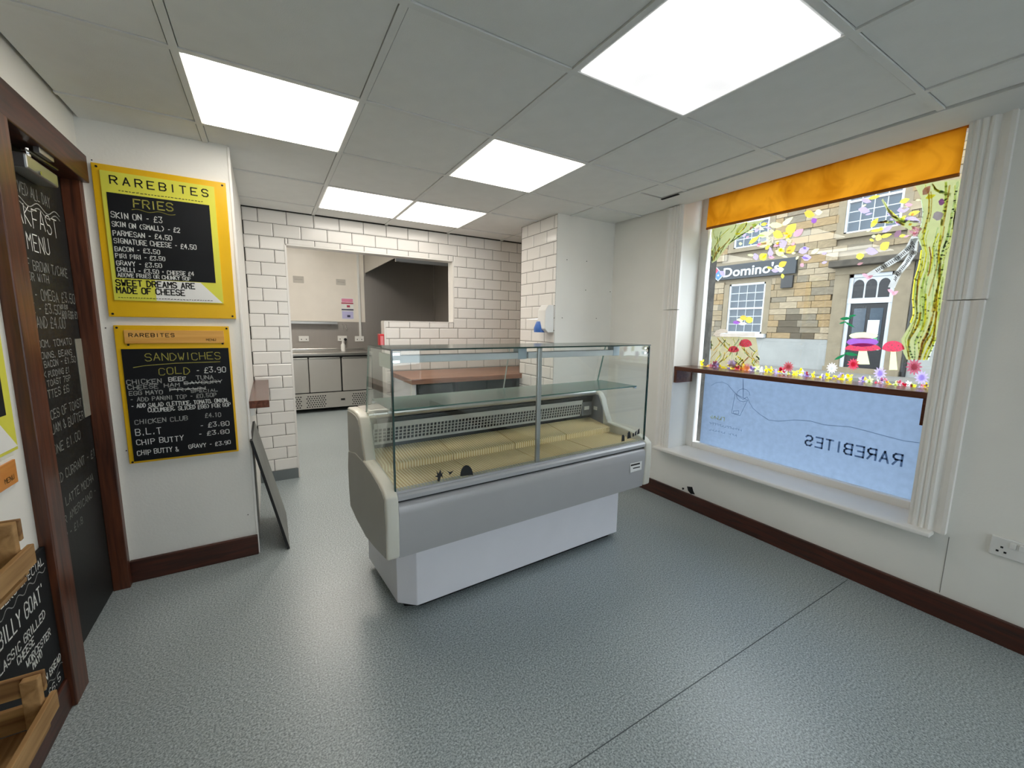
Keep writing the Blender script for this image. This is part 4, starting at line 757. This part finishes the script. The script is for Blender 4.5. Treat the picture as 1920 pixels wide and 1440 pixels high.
for dz in (0, 0.018): wave(door, CHALKD, (XD+0.0012, 0.92, 1.772-dz), (XD+0.0012, 1.31, 1.784-dz), Z3, NX2, 0.012, 2.5, 0.004)
MB().box(-1.085-0.0, XL+0.035, 0.600, 0.708, 0, 1.965).build('frame_post', DWOOD, door, bevel=0.004)
MB().box(XD-0.0, XL+0.012, 1.366, 1.405, 0, 1.965).build('frame_post', DWOOD, door, bevel=0.003)
MB().box(XD, XL+0.035, 0.590, 1.400, 1.958, 2.076).build('frame_lintel', DWOODY, door, bevel=0.004)
MB().box(XD, XL+0.034, 0.700, 0.7085, 0.0, 1.96).build('frame_liner', DWOOD, door)
dc = thing('door_closer', 'silver overhead closer with arm at the top of the black door', 'door closer', (XD, 1.03, 1.87))
MB().box(XD+0.0005, XD+0.062, 0.88, 1.135, 1.862, 1.912).build('body', ALU, dc, bevel=0.006)
MB().obox((XD+0.045, 0.90, 1.925), (0.012, 0.0, 0), (0.0, 0.27, 0.014), (0, 0, 0.008)).build('arm', CHROME, dc, bevel=0.001)
MB().obox((XD+0.060, 0.95, 1.938), (0.016, 0.0, 0), (0.0, 0.12, 0.004), (0, 0, 0.020)).build('arm_link', ALU, dc, bevel=0.001)
MB().tube([(XD+0.04, 0.95, 1.910), (XD+0.04, 0.95, 1.945)], 0.012, 10).build('spindle', CHROME, dc)
MB().tube([(XD+0.063, 0.965, 1.872), (XD+0.068, 0.965, 1.872)], 0.007, 8).build('valve_screw', CHROME, dc)
# ================================================================== LEFT WALL : poster, strip, chalkboard, crates
XW = XL
t = thing('menu_board', 'lime-edged black menu poster cut by the left edge of the photo', 'menu board', (XW, 0.3, 0.95))
MB().box(XW+0.001, XW+0.010, 0.02, 0.545, 0.952, 1.60).build('backing_board', YPAPER, t, bevel=0.001)
MB().box(XW+0.010, XW+0.0115, 0.05, 0.505, 1.065, 1.50).build('chalkboard_panel', BLACK, t)
MB().prism([(0.32, 1.05), (0.46, 1.05), (0.542, 0.962), (0.30, 0.962)], lambda a, b, tt: (tt, a, b), XW+0.0098, XW+0.0112).build('white_corner', PAPERW, t)
t = thing('name_strip', 'orange pine name strip below the lime poster on the left wall', 'sign', (XW, 0.4, 0.86))
MB().box(XW+0.001, XW+0.006, 0.05, 0.528, 0.848, 0.938).build('clear_backing', PAPERW, t)
MB().box(XW+0.006, XW+0.011, 0.06, 0.515, 0.858, 0.928).build('strip', wood('orange_pine', 'c87a2c', 'e09a48', 1, 0.4, 6), t)
lettering(t, mat('burnt_ink2', '5a4218', 0.7), 'MENU', (XW+0.0116, 0.445, 0.872), (XW+0.0116, 0.495, 0.872), Z3, NX2, 0.014, 0.002, 0.1)
t = thing('chalkboard', "black chalkboard with this week's special standing on the skirting", 'chalkboard', (XW, 0.3, 0.115))
MB().box(XW+0.002, XW+0.014, -0.25, 0.598, 0.118, 0.606).build('board', BLACK, t, bevel=0.001)
MB().box(XW+0.001, XW+0.012, 0.5985, 0.6, 0.118, 0.30).build('bare_edge', mat('bare_wood_edge', 'c8b48c', 0.7), t)
def K(s, y0, y1, z, h, wd=0.004, m=CHALK, jit=0.06): return lettering(t, m, s, (XW+0.0146, y0, z), (XW+0.0146, y1, z), Z3, NX2, h, wd, jit)
for a_ in (("THIS WEEKS SPECIAL", 0.20, 0.575, 0.556, 0.026, 0.003), ("'BILLY GOAT'", 0.27, 0.545, 0.455, 0.048, 0.005), ('CLASSIC GRILLED', 0.25, 0.535, 0.392, 0.026, 0.004), ('CHEESE', 0.355, 0.452, 0.358, 0.024, 0.004), ('WORCESTER', 0.395, 0.550, 0.318, 0.024, 0.004), ('MAYO', 0.425, 0.482, 0.290, 0.022, 0.004), ('IN BREAD', 0.47, 0.590, 0.198, 0.024, 0.004), ('£6.5', 0.485, 0.57, 0.138, 0.026, 0.003), ('THE MAIN', 0.34, 0.44, 0.168, 0.026, 0.004)): K(*a_)
wave(t, CHALKD, (XW+0.0146, 0.27, 0.532), (XW+0.0146, 0.58, 0.540), Z3, NX2, 0.008, 5, 0.003); wave(t, CHALKD, (XW+0.0146, 0.475, 0.178), (XW+0.0146, 0.598, 0.178), Z3, NX2, 0.010, 1.5, 0.003)
def crate(z0, label):
    c = thing('wooden_crate', label, 'crate', (XW+0.1, -0.2, z0), group='wooden crates on the left wall'); xf = -0.895; y1 = 0.055
    for y in (y1, -0.50):
        MB().box(XW+0.018, xf, y-0.014, y, z0+0.085, z0+0.135).build('end_slat', CRATEX, c, bevel=0.002)
        MB().box(XW+0.018, xf, y-0.014, y, z0, z0+0.060).build('end_slat', CRATEX, c, bevel=0.002)
        for x in (XW+0.030, xf-0.032): MB().box(x, x+0.03, y-0.034, y-0.0145, z0, z0+0.135).build('corner_block', CRATEW, c, bevel=0.002)
    MB().box(xf+0.0005, xf+0.012, -0.515, y1+0.006, z0+0.02, z0+0.068).build('front_slat', CRATEW, c, bevel=0.002)
    MB().box(XW+0.0165, XW+0.028, -0.515, y1, z0+0.06, z0+0.135).build('back_slat', CRATEW, c, bevel=0.002)
    MB().box(XW+0.018, xf, -0.50, y1-0.015, z0-0.010, z0-0.0005).build('bottom_board', CRATEW, c)
crate(0.762, 'upper weathered wooden crate on the left wall, above the chalkboard')
crate(0.380, 'lower weathered wooden crate on the left wall, in front of the chalkboard')
# ================================================================== OUTSIDE : street and stone house
XF = 12.0
struct('ground_street', MB().add([(2.64, -12, -0.15), (10.6, -12, 0.22), (10.6, 16, 0.22), (2.64, 16, -0.15), (-12, YF-0.11, -0.15), (-12, -12, -0.15), (2.64, YF-0.11, -0.15)], [(0, 1, 2, 3), (5, 0, 6, 4)]), mat('asphalt', '4a4c4e', 0.9, var=0.15, scale=8, bump=0.2, bscale=80), 'grey asphalt street outside the window', 'street')
struct('pavement', MB().box(10.6, XF+0.1, -8, 16, 0.10, 0.34), mat('paving', '6f6d67', 0.9, var=0.1, scale=3), 'pale pavement in front of the stone house', 'pavement')
jamb = struct('wall_outer_jamb', MB().box(2.641, 2.66, WY1+0.001, 2.2, -0.1, 3.2), mat('dark_rough_stone', '45413c', 0.95, var=0.5, scale=14, bump=0.8, bscale=30), 'dark rough stone jamb outside the window')
MB().box(XG+0.0205, 2.632, WY1-0.050, WY1-0.0005, WZ0, H+0.09).build('stone_reveal', mat('dark_rough_stone', '6f6a64'), jamb)
house = thing('stone_house', 'sandstone house across the street with dark shop sign', 'building', (XF, 4.5, 0.34))
ST = [mat('sandstone_%s' % n, c_, 0.95, var=0.16, scale=5, bump=0.5, bscale=25) for n, c_ in (('buff', '83755c'), ('grey', '736b5b'), ('warm', '897555'), ('dark', '51493b'), ('pale', '93866f'))]
HY0, HY1, HZ1 = 0.0, 9.0, 6.0
DY0, DY1 = 2.50, 3.38                     # doorway
openings = [(DY0-0.30, DY1+0.30, 0.3, 3.12), (5.20, 6.62, 1.10, 2.86), (5.25, 6.6, 3.62, 5.4), (2.42, 3.75, 3.56, 5.3), (4.55, 7.1, 2.85, 3.32)]
MB().box(XF+0.03, XF+0.4, HY0, HY1, 0.2, HZ1).build('wall_core', mat('mortar', '857b68', 0.95, var=0.1, scale=20, bump=0.2), house)
MB().box(XF-0.04, XF+0.03, HY0, DY0-0.3, 0.3, 1.12).box(XF-0.04, XF+0.03, DY1+0.3, HY1, 0.3, 1.12).build('rendered_plinth', RENDER, house)
rs = random.Random(3); z = 1.125; far = MB(); cnt = 0; unit = [MB().box(-0.03, 0.05, -0.5, 0.5, -0.5, 0.5).mesh('stone', m_) for m_ in ST]
while z < HZ1-0.1:
    hgt = rs.choice((0.14, 0.16, 0.18, 0.2)); y = HY0+rs.uniform(-0.3, 0)
    while y < HY1:
        ln = rs.uniform(0.26, 0.58); a, b = max(y, HY0)+0.005, min(y+ln, HY1)-0.005; y += ln
        segs = [(a, b)]
        for (o0, o1, q0, q1) in openings:
            if z+hgt > q0 and z < q1:
                ns = []
                for (s0, s1) in segs:
                    if s1 <= o0 or s0 >= o1: ns.append((s0, s1))
                    else:
                        if o0-s0 > 0.04: ns.append((s0, o0))
                        if s1-o1 > 0.04: ns.append((o1, s1))
                segs = ns
        for (s0, s1) in segs:
            mi = rs.choice((0, 0, 1, 2, 2, 4, 4)); 
            if 4.1 < (s0+s1)/2 < 4.75 and 1.1 < z < 1.75: mi = rs.choice((3, 3, 1))
            dx = rs.uniform(-0.012, 0.012)
            if 2.3 < (s0+s1)/2 < 7.0 and z < 4.5 and cnt < 295:
                o = bpy.data.objects.new('stone', unit[mi]); C.objects.link(o); o.parent = house; o.location = (dx, (s0+s1)/2-4.5, z+hgt/2-0.34); o.scale = (1, s1-s0, hgt-0.011); cnt += 1
            else: far.box(XF-0.03+dx, XF+0.05, s0, s1, z+0.005, z+hgt-0.005, mi)
    z += hgt
far.build('stonework', ST, house, kind='stuff')
EXW = mat('outside_white_joinery', 'b4b9bc', 0.5); EXG = mat('outside_dark_pane', '3c4852', 0.12, var=0.2, scale=2); EXK = mat('outside_black_paint', '16181b', 0.4)
LINT = mat('sandstone_dressing', '7d735f', 0.9, var=0.12, scale=4, bump=0.3, bscale=20)
def sash(y0, y1, z0, z1, nc, nr):
    f_ = MB(); t_ = 0.05
    f_.box(XF-0.01, XF+0.06, y0, y0+t_, z0, z1).box(XF-0.01, XF+0.06, y1-t_, y1, z0, z1).box(XF-0.01, XF+0.06, y0, y1, z0, z0+t_).box(XF-0.01, XF+0.06, y0, y1, z1-t_, z1).box(XF-0.015, XF+0.06, y0, y1, (z0+z1)/2-0.02, (z0+z1)/2+0.03)
    o = f_.build('window', EXW, house)
    py, pz_ = (y1-y0-2*t_)/nc, (z1-z0-2*t_)/nr; g_ = 0.012
    pm = MB().box(0, 0.006, -py/2+g_, py/2-g_, -pz_/2+g_, pz_/2-g_).mesh('pane', EXG)
    for i in range(nc):
        for j in range(nr):
            inst(pm, 'pane', o, (0.011, y0+t_+py*(i+.5)-4.5, z0+t_+pz_*(j+.5)-0.34))
    MB().box(XF+0.018, XF+0.028, y0+0.001, y1-0.001, z0+0.001, z1-0.001).build('glazing_bars', EXW, o)
    MB().box(XF-0.12, XF+0.05, y0-0.12, y1+0.12, z0-0.11, z0).build('sill', EXW if z0 < 2 else LINT, house)
    MB().box(XF-0.035, XF+0.06, y0-0.16, y0-0.001, z0, z1).box(XF-0.035, XF+0.06, y1+0.001, y1+0.16, z0, z1).build('window_jamb', LINT, house)
sash(5.36, 6.44, 1.24, 2.72, 4, 6); sash(5.42, 6.42, 3.76, 5.2, 4, 6); sash(2.55, 3.62, 3.70, 5.2, 4, 6)
# doorway
d = MB().box(XF+0.02, XF+0.06, DY0+0.08, DY1-0.08, 0.42, 2.02).build('door', EXK, house, bevel=0.01)
MB().box(XF+0.012, XF+0.021, DY0+0.16, DY0+0.40, 0.95, 1.9).box(XF+0.012, XF+0.021, DY1-0.40, DY1-0.16, 0.95, 1.9).build('door_glass', EXG, d)
MB().box(XF+0.004, XF+0.012, DY0+0.20, DY0+0.42, 1.28, 1.62).build('white_notice', EXW, d)
MB().box(XF+0.004, XF+0.012, DY0+0.20, DY0+0.42, 0.98, 1.2).build('green_notice', mat('green_sign', '4f9a6a', 0.6), d)
MB().box(XF-0.01, XF+0.06, DY0, DY0+0.08, 0.34, 2.72).box(XF-0.01, XF+0.06, DY1-0.08, DY1, 0.34, 2.72).box(XF-0.02, XF+0.06, DY0, DY1, 2.02, 2.14).box(XF-0.01, XF+0.06, DY0, DY1, 2.64, 2.72).build('door_frame', EXW, house)
fm = MB().box(XF+0.020, XF+0.029, DY0+0.01, DY1-0.01, 2.1, 2.7).build('fanlight', EXW, house)
for k in range(3):
    c_ = DY0+0.2+0.245*k; r_ = 0.105
    MB().prism([(c_-r_, 2.15), (c_-r_, 2.45)] + [(c_-r_*math.cos(PI*i/8), 2.45+r_*1.3*math.sin(PI*i/8)) for i in range(1, 8)] + [(c_+r_, 2.45), (c_+r_, 2.15)], lambda a, b, tt: (tt, a, b), XF+0.013, XF+0.0205).build('pane', EXK, fm)
MB().box(XF-0.06, XF+0.06, DY0-0.30, DY0-0.001, 0.34, 2.86).build('door_pilaster', LINT, house, bevel=0.01)
MB().box(XF-0.06, XF+0.06, DY1+0.001, DY1+0.30, 0.34, 2.86).build('door_pilaster', LINT, house, bevel=0.01)
MB().box(XF-0.07, XF+0.06, DY0-0.30, DY1+0.30, 2.72, 2.90).build('door_lintel', LINT, house, bevel=0.01)
MB().box(XF-0.30, XF+0.06, DY0-0.38, DY1+0.38, 2.90, 3.06).build('door_hood', mat('weathered_hood', '48433b', 0.95, var=0.3), house, bevel=0.02)
MB().box(XF-0.16, XF+0.05, DY0-0.3, DY1+0.3, 0.34, 0.46).build('doorstep', LINT, house)
MB().tube([(XF-0.06, 2.14, 0.34), (XF-0.06, 2.14, 5.8)], 0.05, 8).build('drainpipe', EXK, house)
MB().box(XF-0.10, XF-0.02, 4.63, 4.93, 2.50, 2.83).build('alarm_box', EXK, house, bevel=0.01)
# shop sign
sg_ = thing('shop_sign', "dark fascia sign reading Domino's on the stone house", 'sign', (XF-0.05, 5.8, 2.85))
MB().box(XF-0.11, XF-0.036, 4.58, 7.08, 2.87, 3.30).build('sign_board', mat('slate_sign', '22292f', 0.4, var=0.1), sg_, bevel=0.008)
def cut_text(s, y_left, y_right, z, par, m, hgt):
    cu = bpy.data.curves.new('lettering', 'FONT'); cu.body = s; cu.size = 1; cu.offset = 0.022; cu.extrude = 0.01; cu.resolution_u = 3
    o = bpy.data.objects.new('lettering_curve', cu); C.objects.link(o); dg = bpy.context.evaluated_depsgraph_get(); me = bpy.data.meshes.new_from_object(o.evaluated_get(dg)); bpy.data.objects.remove(o)
    xs_ = [v.co.x for v in me.vertices]; ys_ = [v.co.y for v in me.vertices]; x0, x1 = min(xs_), max(xs_); W_ = wm(par).inverted()
    for v in me.vertices:
        k_ = (v.co.x-x0)/(x1-x0); v.co = W_ @ Vector((XF-0.115-v.co.z*1.0, y_left+(y_right-y_left)*k_, z+v.co.y*hgt))
    me.materials.clear(); me.materials.append(m); q = bpy.data.objects.new('lettering', me); C.objects.link(q); q.parent = par; return q
cut_text("Domino's", 6.62, 4.98, 2.955, sg_, EXW, 0.38)
def tiltsq(cy, cz, hw, hh, off=0.0):
    a = math.radians(45); return [(cy+math.cos(a)*p-math.sin(a)*q_, cz+math.sin(a)*p+math.cos(a)*q_) for p, q_ in ((-hw, -hh), (hw, -hh), (hw, hh), (-hw, hh))]
fx = lambda a, b, tt: (tt, a, b)
MB().prism(tiltsq(6.86, 3.10, 0.235, 0.125), fx, XF-0.118, XF-0.1105).build('logo_border', EXW, sg_)
MB().prism(tiltsq(6.86-0.075, 3.10-0.075+0.0, 0.105, 0.105), fx, XF-0.122, XF-0.1175).build('logo_blue_half', mat('sign_blue', '3a6aa6', 0.5), sg_)
MB().prism(tiltsq(6.86+0.075, 3.10+0.075, 0.105, 0.105), fx, XF-0.122, XF-0.1175).build('logo_red_half', mat('sign_red', 'd6304a', 0.5), sg_)
dq = MB()
for (y, z) in ((6.785, 3.025), (6.90, 3.175), (6.97, 3.175)): dq.tube([(XF-0.1225, y, z), (XF-0.125, y, z)], 0.03, 8)
dq.build('logo_dots', EXW, sg_)
